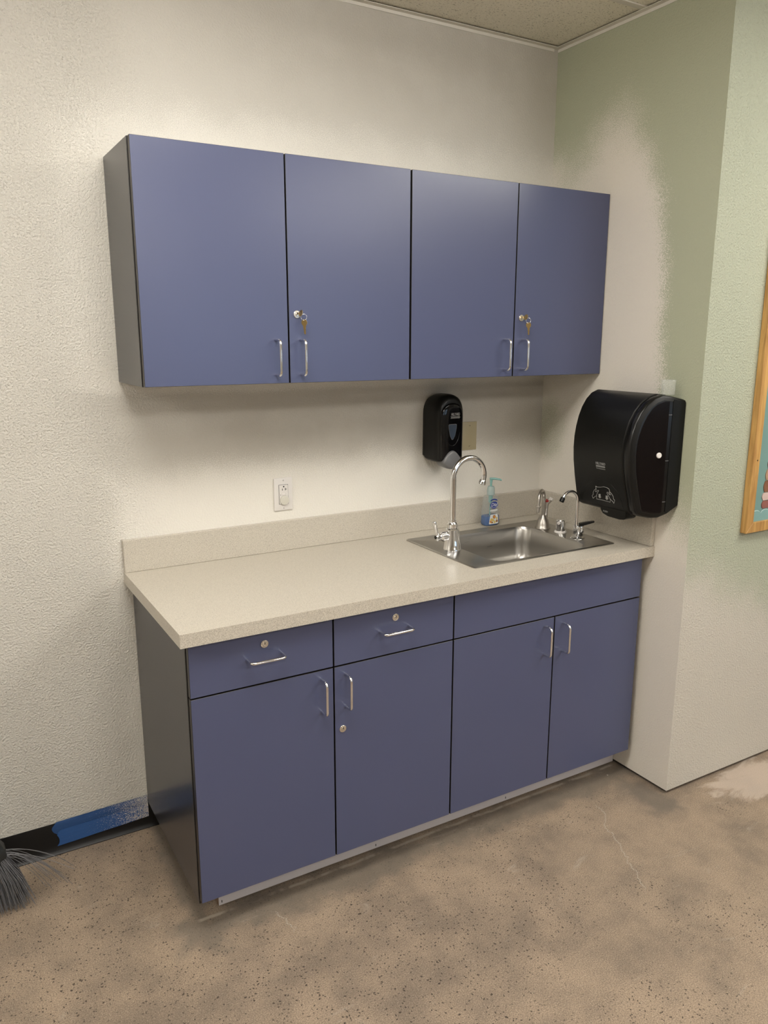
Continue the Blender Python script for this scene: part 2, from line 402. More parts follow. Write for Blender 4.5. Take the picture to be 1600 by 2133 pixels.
def lathe(bm, prof, org=(0, 0, 0), axis='z', seg=28, mi=0):
    loops = []
    o = Vector(org)
    if isinstance(axis, str): axis = {'z': (0, 0, 1), 'x': (1, 0, 0), '-x': (-1, 0, 0), '-y': (0, -1, 0)}[axis]
    a = Vector(axis).normalized(); u = a.orthogonal().normalized(); w = a.cross(u)
    for r, h in prof:
        loops.append([o + a * h + (u * math.cos(2 * PI * k / seg) + w * math.sin(2 * PI * k / seg)) * max(r, 1e-5) for k in range(seg)])
    return loft(bm, loops, True, True, mi)
def arc(c, r, a0, a1, n, ux, uz):
    c = Vector(c); ux = Vector(ux); uz = Vector(uz)
    return [c + ux * (r * math.cos(a0 + (a1 - a0) * i / n)) + uz * (r * math.sin(a0 + (a1 - a0) * i / n)) for i in range(n + 1)]
def rrect(cx, cy, hx, hy, r, z, n=7):
    out = []
    for sx, sy, a in ((1, 1, 0), (-1, 1, PI / 2), (-1, -1, PI), (1, -1, 1.5 * PI)):
        for i in range(n + 1):
            t = a + (PI / 2) * i / n
            out.append((cx + sx * (hx - r) + r * math.cos(t), cy + sy * (hy - r) + r * math.sin(t), z))
    return out
def prism(bm, poly, fn, t0, t1, mi=0):
    return loft(bm, [[fn(p, t0) for p in poly], [fn(p, t1) for p in poly]], True, True, mi)
def text_bm(s, size, shear=0.0, extrude=0.0002, space=1.0):
    cu = bpy.data.curves.new('lettering', 'FONT'); cu.body = s; cu.size = size; cu.extrude = extrude; cu.shear = shear
    cu.align_x = 'CENTER'; cu.align_y = 'CENTER'; cu.space_character = space; cu.resolution_u = 3
    o = bpy.data.objects.new('lettering', cu); COL.objects.link(o)
    dg = bpy.context.evaluated_depsgraph_get(); me = bpy.data.meshes.new_from_object(o.evaluated_get(dg))
    bm = bmesh.new(); bm.from_mesh(me)
    bpy.data.objects.remove(o); bpy.data.curves.remove(cu); bpy.data.meshes.remove(me)
    return bm
def xform(bm, M4): bmesh.ops.transform(bm, matrix=M4, verts=bm.verts); return bm

def root_loc(o):
    v = Vector((0, 0, 0))
    while o is not None: v = v + o.location; o = o.parent
    return v
def link(name, me, parent=None, loc=(0, 0, 0)):
    o = bpy.data.objects.new(name, me); COL.objects.link(o); o.location = loc
    if parent is not None: o.parent = parent
    return o
def mesh(name, bm, mats, smooth=None):
    bmesh.ops.recalc_face_normals(bm, faces=bm.faces)
    if smooth is not None:
        for f in bm.faces: f.smooth = True
        for e in bm.edges:
            if len(e.link_faces) == 2 and e.calc_face_angle(0.0) > math.radians(smooth): e.smooth = False
    me = bpy.data.meshes.new(name); bm.to_mesh(me); bm.free()
    for m in (mats if isinstance(mats, (list, tuple)) else [mats]): me.materials.append(M[m])
    return me
def obj(name, bm, mats, parent=None, smooth=None, label=None):
    """bm is given in world coordinates; it is stored relative to the parent's origin"""
    if parent is not None:
        bmesh.ops.translate(bm, verts=bm.verts, vec=-root_loc(parent))
    o = link(name, mesh(name, bm, mats, smooth), parent)
    if label: o['label'] = label
    return o
def one(name, bm, mats, label, cat, loc, smooth=None, group=None):
    """a thing that is a single mesh"""
    bmesh.ops.translate(bm, verts=bm.verts, vec=-Vector(loc))
    o = link(name, mesh(name, bm, mats, smooth), None, loc)
    o['label'] = label; o['category'] = cat
    if group: o['group'] = group
    return o
def thing(name, label, cat, loc, group=None):
    o = bpy.data.objects.new(name, None); COL.objects.link(o); o.location = loc; o.empty_display_size = 0.05
    o['label'] = label; o['category'] = cat
    if group: o['group'] = group
    return o
def struct(name, bm, mats, label=None, smooth=None):
    o = obj(name, bm, mats, None, smooth); o['kind'] = 'structure'
    if label: o['label'] = label
    return o
def grid_slab(bm, us, vs, skip, fn, t0, t1):
    """slab over a grid of cells with some cells left open; fn(u, v, t) -> point"""
    cache = {}
    def V(i, j, t):
        k = (i, j, t)
        if k not in cache: cache[k] = bm.verts.new(fn(us[i], vs[j], t0 if t == 0 else t1))
        return cache[k]
    full = lambda i, j: 0 <= i < len(us) - 1 and 0 <= j < len(vs) - 1 and (i, j) not in skip
    for i in range(len(us) - 1):
        for j in range(len(vs) - 1):
            if not full(i, j): continue
            for t in (0, 1): bm.faces.new((V(i, j, t), V(i + 1, j, t), V(i + 1, j + 1, t), V(i, j + 1, t)))
            for (di, dj, a, b_) in ((-1, 0, (i, j), (i, j + 1)), (1, 0, (i + 1, j), (i + 1, j + 1)), (0, -1, (i, j), (i + 1, j)), (0, 1, (i, j + 1), (i + 1, j + 1))):
                if not full(i + di, j + dj):
                    bm.faces.new((V(*a, 0), V(*b_, 0), V(*b_, 1), V(*a, 1)))
    return bm

# ================================================================== the room
fl = struct('floor', Box(ROOM_L, ROOM_R, ROOM_F, 0.10, -0.05, 0.0), 'floor', 'worn tan concrete floor with grey residue, painted cabinet shade and small pits')
struct('wall_back', Box(ROOM_L - .1, W + .06, 0.0, 0.10, 0.0, 2.95), 'wall_back', 'cream textured wall behind the blue cabinets with patchy overspray')
# L-shaped wall: short return beside the cabinets, then the wall that carries the bulletin board
def right_wall():
    bm = bmesh.new()
    poly = [(W, 0.0), (W, -D1), (ROOM_R + .1, -D1), (ROOM_R + .1, -D1 + .12), (W + .12, -D1 + .12), (W + .12, 0.0)]
    lo = [bm.verts.new((x, y, 0.013 if i in (0, 1) else 0.004)) for i, (x, y) in enumerate(poly)]
    hi = [bm.verts.new((x, y, 2.95)) for x, y in poly]
    for i in range(6):
        j = (i + 1) % 6
        bm.faces.new((lo[i], lo[j], hi[j], hi[i])).material_index = 0 if i == 0 else (1 if i == 1 else 2)
    bm.faces.new(lo[::-1]).material_index = 2; bm.faces.new(hi).material_index = 2
    return bm
struct('wall_right', right_wall(), ['wall_return', 'wall_right', 'wall_gap'], 'sage green wall corner with cream spray paint fading over it')
struct('wall_left', Box(ROOM_L - .1, ROOM_L, ROOM_F, 0, 0, 2.95), 'wall_room', 'plain cream side wall')
struct('wall_far_right', Box(ROOM_R, ROOM_R + .1, ROOM_F, -D1, 0, 2.95), 'wall_room', 'plain cream far side wall')
WX = [(1.7, 2.9), (3.4, 4.6)]
us = [ROOM_L - .1, WX[0][0], WX[0][1], WX[1][0], WX[1][1], ROOM_R + .1]; vs = [0.0, 1.0, 2.2, 2.95]
struct('wall_front', grid_slab(bmesh.new(), us, vs, {(1, 1), (3, 1)}, lambda u, v, t: (u, t, v), ROOM_F - .12, ROOM_F), 'wall_room', 'cream wall with two windows on the far side of the room')
for i, (a, c) in enumerate(WX):
    fr = struct('window_%d' % (i + 1), grid_slab(bmesh.new(), [a, a + .05, (a + c) / 2 - .02, (a + c) / 2 + .02, c - .05, c], [1.0, 1.05, 1.58, 1.62, 2.15, 2.2], {(1, 1), (3, 1), (1, 3), (3, 3)}, lambda u, v, t: (u, t, v), ROOM_F - .09, ROOM_F - .04), 'gridwhite', 'white framed window')
    for (u0, u1) in ((a + .05, (a + c) / 2 - .02), ((a + c) / 2 + .02, c - .05)):
        for (v0, v1) in ((1.05, 1.58), (1.62, 2.15)):
            obj('window_pane', Box(u0, u1, ROOM_F - .07, ROOM_F - .066, v0, v1), 'glass', fr)

# suspended ceiling: plenum slab, tees, tiles, wall angle, lay-in lights
ce = struct('ceiling', Box(ROOM_L - .1, ROOM_R + .1, ROOM_F - .1, 0.1, 2.86, 2.92), 'gridwhite', 'suspended ceiling of off white fissured tiles in a metal grid')
TX = [ROOM_L, -1.84, -0.62, 0.60, 1.82, 3.04, 4.26, ROOM_R]
TY = [0.0, -0.432] + [-0.432 - 0.61 * k for k in range(1, 12)] + [ROOM_F]
LIGHTS = {(2, 2), (4, 3), (0, 2), (2, 6), (4, 6), (3, 10)}
tile_me = {}
for j in range(len(TY) - 1):
    for i in range(len(TX) - 1):
        x0, x1, y1, y0 = TX[i], TX[i + 1], TY[j], TY[j + 1]
        if j == 0 or (j == 1 and x0 > 1.0):
            if x0 >= W: 
                if j == 0: continue
            if j == 0: x1 = min(x1, W)
            elif x0 >= W: y1 = max(min(y1, -D1), y0)
        if (i, j) in LIGHTS: continue
        k = (round(x1 - x0, 3), round(y1 - y0, 3))
        if k not in tile_me:
            tile_me[k] = mesh('ceiling_tile', Box(.004, k[0] - .004, .004, k[1] - .004, 0, .016), 'tile')
        link('ceiling_tile', tile_me[k], ce, (x0, y0, ZC + .001))
for y in TY[1:-1]:
    obj('ceiling_tee', Box(ROOM_L, W - .001 if y > -D1 else ROOM_R, y - .012, y + .012, ZC - .004, ZC + .0005), 'gridwhite', ce)
for i, x in enumerate(TX[1:-1]):
    for j in range(len(TY) - 1):
        if j == 0 and x > W: continue
        top = TY[j] if not (x > W and j == 1) else -D1
        if x > W and j == 1: top = -D1
        obj('ceiling_cross_tee', Box(x - .012, x + .012, TY[j + 1] + .012, top - .012, ZC - .0035, ZC + .0004), 'gridwhite', ce)
t = struct('trim_1', Box(ROOM_L, W - .022, -.022, -.0005, ZC - .006, ZC - .004), 'gridwhite', 'white metal wall angle under the ceiling along the back wall')
obj('angle_flange', Box(ROOM_L, W - .022, -.0025, -.0005, ZC - .016, ZC - .006), 'gridwhite', t)
t = struct('trim_2', Box(W - .022, W - .0005, -D1, -.0005, ZC - .006, ZC - .004), 'gridwhite', 'white metal wall angle under the ceiling along the green wall')
obj('angle_flange', Box(W - .0025, W - .0005, -D1, -.0005, ZC - .016, ZC - .006), 'gridwhite', t)
t = struct('trim_3', Box(W, ROOM_R, -D1 - .022, -D1 - .0005, ZC - .006, ZC - .004), 'gridwhite', 'white metal wall angle above the bulletin board')
pos_words = {3: 'in the middle', 2: 'left of centre', 4: 'right of centre', 0: 'at the left side wall'}
for (i, j) in sorted(LIGHTS):
    x0, x1, y0, y1 = TX[i] + .014, TX[i + 1] - .014, TY[j + 1] + .014, TY[j] - .014
    row = {2: 'front row', 3: 'second row', 6: 'middle row', 10: 'row by the windows'}[j]
    L = thing('ceiling_light', 'white drop-lens fluorescent ceiling light, %s, %s' % (row, pos_words[i]), 'light', ((x0 + x1) / 2, (y0 + y1) / 2, ZC + .0), 'drop-lens ceiling lights')
    obj('lamp_frame', grid_slab(bmesh.new(), [x0, x0 + .03, x1 - .03, x1], [y0, y0 + .03, y1 - .03, y1], {(1, 1)}, lambda u, v, t: (u, v, t), ZC, ZC + .06), 'gridwhite', L)
    obj('lamp_diffuser', Box(x0 + .031, x1 - .031, y0 + .031, y1 - .031, ZC - .090, ZC + .010, .012, 2), 'lamp', L)

# black rubber cove base along the back wall
bs = bmesh.new()
pf = [(-.0005, 0.0), (-.015, 0.0), (-.0155, .0025), (-.011, .006), (-.0065, .013), (-.0042, .030), (-.0036, .06), (-.0034, .105), (-.0026, .1082), (-.0005, .1082)]
prism(bs, pf, lambda p, t: (t, p[0], p[1]), ROOM_L, 0.057)
struct('baseboard_back', bs, 'rubber', 'black rubber cove base along the cream wall', 35)

# ================================================================== wall cabinets
def door(parent, name, x0, x1, z0, z1, yf, th=0.019, bev=0.0008):
    bm = Box(x0, x1, yf, yf + th, z0, z1, bev)
    for f in bm.faces: f.material_index = 0 if f.normal.y < -0.9 else 1
    return obj(name, bm, ['blue', 'edge'], parent)
def handle_mesh():
    r, h, d = 0.0042, 0.0508, 0.037
    pts = [(0, 0, h), (0, -(d - .012), h)]
    pts += arc((0, -(d - .012), h - .012), .012, PI / 2, 0, 5, (0, -1, 0), (0, 0, 1))[1:]
    pts = pts + [(p[0], p[1], -p[2]) for p in reversed([tuple(q) for q in pts])]
    bm = tube(bmesh.new(), pts, r, 12)
    return mesh('handle', bm, 'chrome', 40)
HANDLE = handle_mesh()
def handle(parent, x, y, z, horizontal=False):
    o = link('handle', HANDLE, parent, Vector((x, y, z)) - root_loc(parent))
    if horizontal: o.rotation_euler = (0, PI / 2, 0)
    return o
def lock_mesh():
    bm = lathe(bmesh.new(), [(.0112, 0), (.0112, .0022), (.0100, .0032), (.0062, .0034), (.0060, .0026), (.0058, .0034), (.0052, .0038), (0.0, .0038)], (0, 0, 0), '-y', 28)
    return mesh('lock', bm, 'lockmetal', 30)
LOCK = lock_mesh()
SLOT = mesh('key_slot', Box(-.0009, .0009, -.0044, -.002, -.0008, .0060), 'dark')
def lock(parent, x, y, z):
    o = link('lock', LOCK, parent, Vector((x, y, z)) - root_loc(parent))
    link('key_slot', SLOT, o)
    return o
def carcass(parent, x0, x1, yb, yf, z0, z1, top=True, notch=None):
    th = .018
    obj('side_panel', Box(x0, x0 + th, yf, yb, z0, z1, .0006), 'charcoal', parent)
    obj('side_panel', Box(x1 - th, x1, yf, yb, z0, z1, .0006), 'charcoal', parent)
    obj('bottom_panel', Box(x0 + th, x1 - th, yf, yb - .006, z0, z0 + th), 'boxin', parent)
    obj('back_panel', Box(x0 + th, x1 - th, yb - .006, yb, z0, z1), 'boxin', parent)
    if top: obj('top_panel', Box(x0 + th, x1 - th, yf, yb - .006, z1 - th, z1), 'boxin', parent)
    # dark edge strip on the front of the carcass
    obj('edge_strip', grid_slab(bmesh.new(), [x0 + .0004, x0 + th, x1 - th, x1 - .0004], [z0 + .0004, z0 + th, z1 - th, z1 - .0004], {(1, 1)}, lambda u, v, t: (u, t, v), yf - .0035, yf), 'edge', parent)
G = 0.0020
YU = -UD
for (a, s, c, lab, hl) in ((UX0, US1, US2 - .0012, 'blue laminate two-door wall cabinet, the left of the pair', 0), (US2 + .0012, US3, UX1, 'blue laminate two-door wall cabinet, the right one beside the green wall', 1)):
    cab = thing('wall_cabinet', lab, 'cabinet', ((a + c) / 2, 0.0, UZ0), 'blue wall cabinets')
    carcass(cab, a, c, -.0005, YU + .026, UZ0, UZ1)
    d1 = door(cab, 'door', a + .002, s - G, UZ0 + .001, UZ1 - .001, YU)
    d2 = door(cab, 'door', s + G, c - .0016, UZ0 + .001, UZ1 - .001, YU)
    handle(d1, s - .0418, YU, 1.6010); handle(d2, s + (.0385 if hl == 0 else .0370), YU, 1.6005)
    lock(d2, s + (.0278 if hl == 0 else .0305), YU, 1.7255)

# ================================================================== base cabinets
YB = -BD; BTOP = CZ - CT - .001
cab = thing('base_cabinet', 'blue base cabinet with two locking drawers over two doors', 'cabinet', ((BX0 + BT2) / 2, -.3, .094), 'blue base cabinets')
carcass(cab, BX0, BT2 - .0012, -.004, YB + .025, .094, BTOP, False)
zt = BTOP - .004
for (x0, x1, lx) in ((BX0 + .002, BT1 - G, .2375), (BT1 + G, BT2 - .0022, .6555)):
    dr = door(cab, 'drawer_front', x0, x1, BZD + G, zt, YB)
    handle(dr, lx - .001 if lx < .5 else lx - .0035, YB, .8055, True); lock(dr, lx, YB, .8415)
d1 = door(cab, 'door', BX0 + .002, BT1 - G, BZ, BZD - G, YB); handle(d1, BT1 - .0400, YB, .6475)
d2 = door(cab, 'door', BT1 + G, BT2 - .0022, BZ, BZD - G, YB); handle(d2, BT1 + .0382, YB, .6465); lock(d2, .4745, YB, .5255)
cab = thing('base_cabinet', 'blue sink base cabinet with plain top panel over two doors', 'cabinet', ((BT2 + BX1) / 2, -.3, .094), 'blue base cabinets')
carcass(cab, BT2 + .0012, BX1, -.004, YB + .025, .094, BTOP, False)
door(cab, 'false_front', BT2 + .0022, BX1 - .002, BZD + G, zt, YB)
d1 = door(cab, 'door', BT2 + .0022, BT3 - G, BZ, BZD - G, YB); handle(d1, BT3 - .0440, YB, .6490)
d2 = door(cab, 'door', BT3 + G, BX1 - .002, BZ, BZD - G, YB); handle(d2, BT3 + .0385, YB, .6450)
# toe kick
tk = thing('toe_kick', 'pale grey toe kick board on a recessed plinth under the base cabinets', 'toe kick', (.9, -.3, 0.0))
bm = Box(.1015, W - .003, -.5134, -.4954, .005, .093, .0005)
for f in bm.faces: f.material_index = 0 if abs(f.normal.y) > .9 else 1
obj('kick_board', bm, ['toe', 'ply'], tk)
obj('plinth', Box(.104, W - .006, -.495, -.02, 0.0, .0935), 'ply', tk)
for x in (.1115, .640, 1.186):
    obj('staple', Box(x - .0012, x + .0012, -.5141, -.5130, .013, .021), 'dark', tk)

# ================================================================== countertop with splashes
ct = thing('countertop', 'speckled beige laminate countertop with low back and side splash', 'countertop', (.87, -.3, CZ - CT))
SX0, SX1, SY0, SY1 = 0.998, 1.6365, -0.5400, -0.1080
bm = grid_slab(bmesh.new(), [0.0, SX0 + .045, SX1 - .045, W - .001], [-CD, SY0 + .012, SY1 - .012, -.001], {(1, 1)}, lambda u, v, t: (u, v, t), CZ - CT, CZ)
obj('slab', bm, 'counter', ct)
obj('back_splash', Box(.0015, W - .001, -.019, -.001, CZ + .0003, CZ + .1065, .0012), 'counter', ct)
obj('side_splash', Box(W - .019, W - .001, -CD + .004, -.0192, CZ + .0003, CZ + .1065, .0012), 'counter', ct)

# ================================================================== sink
sk = thing('sink', 'stainless steel drop-in sink set in the countertop', 'sink', ((SX0 + SX1) / 2, (SY0 + SY1) / 2, CZ))
cx, cy = (SX0 + SX1) / 2, (SY0 + SY1) / 2; hx, hy = (SX1 - SX0) / 2, (SY1 - SY0) / 2
BXc, BYc, bhx, bhy = (1.108 + 1.530) / 2, (-.153 - .514) / 2, (1.530 - 1.108) / 2, (.514 - .153) / 2
z0 = CZ
loops = [rrect(cx, cy, hx, hy, .012, z0 + .0004), rrect(cx, cy, hx, hy, .012, z0 + .0022), rrect(cx, cy, hx - .004, hy - .004, .010, z0 + .0046),
         rrect(cx, cy, hx - .010, hy - .010, .009, z0 + .0040), rrect(cx, cy, hx - .014, hy - .014, .008, z0 + .0016),
         rrect(BXc, BYc, bhx + .006, bhy + .006, .056, z0 + .0016), rrect(BXc, BYc, bhx + .002, bhy + .002, .053, z0 + .0004)]
obj('sink_deck', loft(bmesh.new(), loops, False, False), 'steel', sk, 30)
loops = [rrect(BXc, BYc, bhx + .002, bhy + .002, .053, z0 + .0004)]
for d, dz in ((0, -.004), (-.003, -.012), (-.008, -.06), (-.014, -.105), (-.020, -.125), (-.030, -.138), (-.045, -.146), (-.070, -.150), (-.12, -.1525)):
    loops.append(rrect(BXc, BYc, bhx + d, bhy + d, max(.02, .052 + d * .25), z0 + dz))
obj('basin', loft(bmesh.new(), loops, False, True), 'steel', sk, 50)
obj('drain', lathe(bmesh.new(), [(.044, 0), (.044, .0016), (.040, .0022), (.030, -.001), (.028, -.004), (.0, -.004)], (BXc, BYc, z0 - .1522), 'z', 32), 'chrome', sk, 40)

# ================================================================== main faucet
FX, FY, FZ = 1.0710, -0.3060, CZ + .0016
fa = thing('gooseneck_faucet', 'tall chrome gooseneck faucet with side lever on the sink edge', 'faucet', (FX, FY, FZ))
obj('faucet_base', lathe(bmesh.new(), [(.0335, 0), (.0335, .004), (.0315, .008), (.0275, .04), (.0235, .074), (.0205, .0775), (.0, .0775)], (FX, FY, FZ)), 'chrome', fa, 30)
obj('collar', lathe(bmesh.new(), [(.0170, .0775), (.0195, .080), (.0195, .093), (.0165, .096), (.0150, .1005), (.0125, .1005), (.0125, .108), (.0, .108)], (FX, FY, FZ)), 'chrome', fa, 30)
R_ = .0665; zt_ = FZ + .256
pts = [(FX, FY, FZ + .100), (FX, FY, FZ + .18), (FX, FY, zt_ - .002)] + arc((FX + R_, FY, zt_), R_, PI, -.14, 22, (1, 0, 0), (0, 0, 1)) + [(FX + 2 * R_ - .0055, FY, zt_ - .0235)]
obj('spout', tube(bmesh.new(), pts, .0102, 18), 'chrome', fa, 40)
e = Vector(pts[-1]); dd = (Vector(pts[-1]) - Vector(pts[-2])).normalized()
obj('aerator', lathe(bmesh.new(), [(.0105, -.006), (.0122, -.003), (.0122, .001), (.0135, .003), (.0135, .009), (.0110, .0105), (.0, .0105)], e, tuple(dd), 24), 'chrome', fa, 30)
vz = FZ + .052
obj('valve', lathe(bmesh.new(), [(.0130, .012), (.0130, .026), (.0165, .029), (.0165, .044), (.0140, .047), (.0095, .049), (.0095, .054), (.0, .054)], (FX, FY, vz), '-x', 24), 'chrome', fa, 30)
hb = obj('valve_cap', lathe(bmesh.new(), [(.0085, .053), (.0100, .056), (.0100, .069), (.0085, .071), (.0, .071)], (FX, FY, vz), '-x', 24), 'chrome', fa, 30)
obj('index_ring', lathe(bmesh.new(), [(.0070, .0708), (.0070, .0716), (.0034, .0716), (.0034, .0724), (.0, .0724)], (FX, FY, vz), '-x', 20), 'black', hb, 30)
obj('lever', tube(bmesh.new(), [(FX - .062, FY, vz - .012), (FX - .0625, FY, vz), (FX - .066, FY + .002, vz + .018), (FX - .073, FY + .004, vz + .046), (FX - .0755, FY + .004, vz + .053), (FX - .0765, FY + .004, vz + .056)], [.0055, .0070, .0062, .0074, .0082, .0066], 14), 'chrome', fa, 50)

# instant hot tap
HX, HY = 1.5690, -0.2200; HZ = CZ + .0016
ht = thing('hot_water_tap', 'brushed nickel instant hot water tap with red button by the corner', 'faucet', (HX, HY, HZ))
obj('tap_base', lathe(bmesh.new(), [(.0300, 0), (.0300, .003), (.0280, .006), (.0262, .015), (.0215, .032), (.0150, .046), (.0105, .053), (.0, .053)], (HX, HY, HZ)), 'satin', ht, 35)
dx, dy = -.85, -.527
R_ = .034; zt_ = HZ + .121
pts = [(HX, HY, HZ + .045), (HX, HY, HZ + .09), (HX, HY, zt_ - .001)] + arc((HX + dx * R_, HY + dy * R_, zt_), R_, PI, .10, 18, (-dx * -1, -dy * -1, 0), (0, 0, 1))
last = Vector(pts[-1]); pts.append(last + Vector((dx * .004, dy * .004, -.030)))
obj('spout', tube(bmesh.new(), pts, [.0072] * 3 + [.0066] * 19 + [.0060], 14), 'satin', ht, 40)
e = Vector(pts[-1])
obj('spout_tip', lathe(bmesh.new(), [(.0062, -.006), (.0105, -.005), (.0105, -.002), (.0074, .000), (.0064, .012), (.0052, .019), (.0, .019)], e, (dx * .15, dy * .15, -1), 20), 'satin', ht, 30)
obj('lever', tube(bmesh.new(), [(HX + .010, HY - .002, HZ + .040), (HX + .016, HY + .002, HZ + .070), (HX + .021, HY + .004, HZ + .095), (HX + .031, HY + .000, HZ + .110)], [.0090, .0068, .0080, .0105], 14), 'satin', ht, 50)
obj('lever_tip', lathe(bmesh.new(), [(.0060, 0), (.0088, .002), (.0088, .009), (.0070, .011), (0, .011)], (HX + .032, HY - .001, HZ + .108), (.5, -.3, 1.0), 18), 'white', ht, 40)
obj('red_button', lathe(bmesh.new(), [(.0090, 0), (.0090, .005), (.0074, .007), (0, .007)], (HX + .019, HY + .004, HZ + .104), (-.2, -.1, 1.0), 18), 'red', ht, 40)

# air gap cap
AX, AY = 1.5800, -0.3090
ag = thing('air_gap_cap', 'short chrome air gap cap with white ring between the two small taps', 'air gap', (AX, AY, HZ))
obj('base_ring', lathe(bmesh.new(), [(.0235, 0), (.0235, .003), (.0205, .007), (.0, .007)], (AX, AY, HZ)), 'white', ag, 35)
obj('cap_body', lathe(bmesh.new(), [(.0180, .006), (.0180, .047), (.0165, .0495), (.0, .0505)], (AX, AY, HZ)), 'chrome', ag, 30)
obj('vent_nozzle', lathe(bmesh.new(), [(.0, -.006), (.0064, -.006), (.0064, .011), (.0055, .0122), (.0026, .0122), (.0024, .009), (.0, .009)], (AX - .014, AY - .008, HZ + .041), (-.85, -.53, 0.0), 18), 'white', ag, 30)

# filtered water tap
PX, PY = 1.5720, -0.4100
ft = thing('filter_tap', 'slim chrome drinking water tap with black lever near the sink front', 'faucet', (PX, PY, HZ))
obj('base_ring', lathe(bmesh.new(), [(.0270, 0), (.0270, .0025), (.0225, .0055), (.0, .0055)], (PX, PY, HZ)), 'chrome', ft, 35)
obj('tap_body', Box(PX - .0135, PX + .0155, PY - .0135, PY + .0135, HZ + .005, HZ + .050, .0045, 3), 'chrome', ft, 40)
obj('body_front', Box(PX + .000, PX + .0185, PY - .0165, PY - .010, HZ + .022, HZ + .049, .004, 2), 'chrome', ft, 40)
dx, dy = -1.0, .06
R_ = .036; zt_ = HZ + .146; px_ = PX - .009
pts = [(px_, PY, HZ + .040), (px_, PY, HZ + .10), (px_, PY, zt_ - .001)] + arc((px_ + dx * R_, PY + dy * R_, zt_), R_, PI, .42, 18, (dx, dy, 0), (0, 0, 1))
obj('spout', tube(bmesh.new(), pts, .0056, 14), 'chrome', ft, 40)
e = Vector(pts[-1]); dd = (e - Vector(pts[-2])).normalized()
obj('spout_tip', lathe(bmesh.new(), [(.0060, -.002), (.0085, .0), (.0090, .014), (.0075, .0165), (0, .0165)], e, tuple(dd), 18), 'black', ft, 30)
bm = loft(bmesh.new(), [[Vector((PX + .000 + a * .050, PY - .006 - a * .026, HZ + .053 + a * .011)) + Vector((s * w * .45, s * w * .9, q * h)) for s, q in ((-1, -1), (1, -1), (1, 1), (-1, 1))] for a, w, h in ((0, .009, .0055), (.35, .0085, .0055), (.75, .0062, .004), (1.0, .0045, .003))])
bmesh.ops.bevel(bm, geom=list(bm.edges), offset=.0012, segments=2, affect='EDGES')
obj('lever', bm, 'black', ft, 40)

# ================================================================== hand soap bottle
QX, QY, QZ = 1.4230, -0.0700, CZ + .0003
sb = thing('soap_bottle', 'clear pump bottle with a little blue hand soap beside the backsplash', 'bottle', (QX, QY, QZ))
def sup(hw, hd, z, n=36, ex=3.4):
    out = []
    for k in range(n):
        a = 2 * PI * k / n; c_, s_ = math.cos(a), math.sin(a)
        out.append((QX + hw * math.copysign(abs(c_) ** (2 / ex), c_), QY + hd * math.copysign(abs(s_) ** (2 / ex), s_), QZ + z))
    return out
BP = [(.0335, .0200, .0), (.0375, .0235, .005), (.0380, .0240, .014), (.0360, .0232, .045), (.0325, .0215, .085), (.0300, .0205, .114), (.0285, .0190, .1185), (.0180, .0160, .1215), (.0145, .0145, .1235)]
bo = obj('bottle_body', loft(bmesh.new(), [sup(*q) for q in BP], True, True), 'bottle', sb, 40)
SP = [(.0322, .0188, .0016), (.0362, .0222, .006), (.0367, .0227, .014), (.0356, .0222, .038), (.0354, .0221, .0395)]
obj('liquid_soap', loft(bmesh.new(), [sup(*q) for q in SP]), 'soap', sb, 40)
obj('pump_collar', lathe(bmesh.new(), [(.0145, .1225), (.0160, .1235), (.0160, .140), (.0148, .152), (.0120, .158), (.0, .158)], (QX, QY, QZ)), 'pumpclear', sb, 35)
obj('dip_tube', tube(bmesh.new(), [(QX - .004, QY, QZ + .008), (QX, QY, QZ + .095)], .0024, 8), 'pump', sb, 40)
obj('pump_chamber', lathe(bmesh.new(), [(.0070, .092), (.0082, .096), (.0082, .130), (0, .130)], (QX, QY, QZ)), 'pump', sb, 40)
ph = obj('pump_head', lathe(bmesh.new(), [(.0045, .150), (.0045, .172), (.0060, .182), (.0062, .190), (.0, .191)], (QX, QY, QZ)), 'pump', sb, 35)
obj('nozzle', tube(bmesh.new(), [(QX - .006, QY, QZ + .188), (QX + .012, QY - .006, QZ + .1875), (QX + .032, QY - .015, QZ + .1845), (QX + .038, QY - .018, QZ + .181)], [.0055, .0048, .0038, .0032], 12), 'pump', ph, 50)
def fy(z):      # front face of the bottle at height z
    for (a, b_) in zip(BP, BP[1:]):
        if a[2] <= z <= b_[2]: return QY - (a[1] + (b_[1] - a[1]) * (z - a[2]) / (b_[2] - a[2]))
    return QY - .02
def decal(name, pts, mat, lift, parent=sb, label=None):
    bm = bmesh.new()
    f = [Vector((QX + u, fy(z) - lift, QZ + z)) for u, z in pts]; g = [p + Vector((0, .0003, 0)) for p in f]
    loft(bm, [f, g]); return obj(name, bm, mat, parent, None, label)
ell = lambda cx, cz, a, c, n=28: [(cx + a * math.cos(2 * PI * k / n), cz + c * math.sin(2 * PI * k / n)) for k in range(n)]
decal('label_ribbon', [(-.016 + .033 * t, .1035 + .0065 * math.sin(PI * (0.12 + .8 * t))) for t in [k / 12 for k in range(13)]] + [(.017 - .033 * t, .0985 + .0065 * math.sin(PI * (0.12 + .8 * (1 - t)))) for t in [k / 12 for k in range(13)]], 'lblue', .0006)
lo = decal('logo_oval', ell(0.001, .0845, .0190, .0145), 'lblue', .0006)
decal('logo_swoosh', [(-.016 + .034 * t, .0775 - .003 * math.sin(PI * t)) for t in [k / 10 for k in range(11)]] + [(.018 - .034 * t, .0789 - .0036 * math.sin(PI * t)) for t in [k / 10 for k in range(11)]], 'lwhite', .0011, lo)
tb = text_bm('Dial', .0195, .25)
xform(tb, Matrix.Translation((QX + .001, fy(.087) - .0013, QZ + .0862)) @ Matrix.Rotation(PI / 2, 4, 'X'))
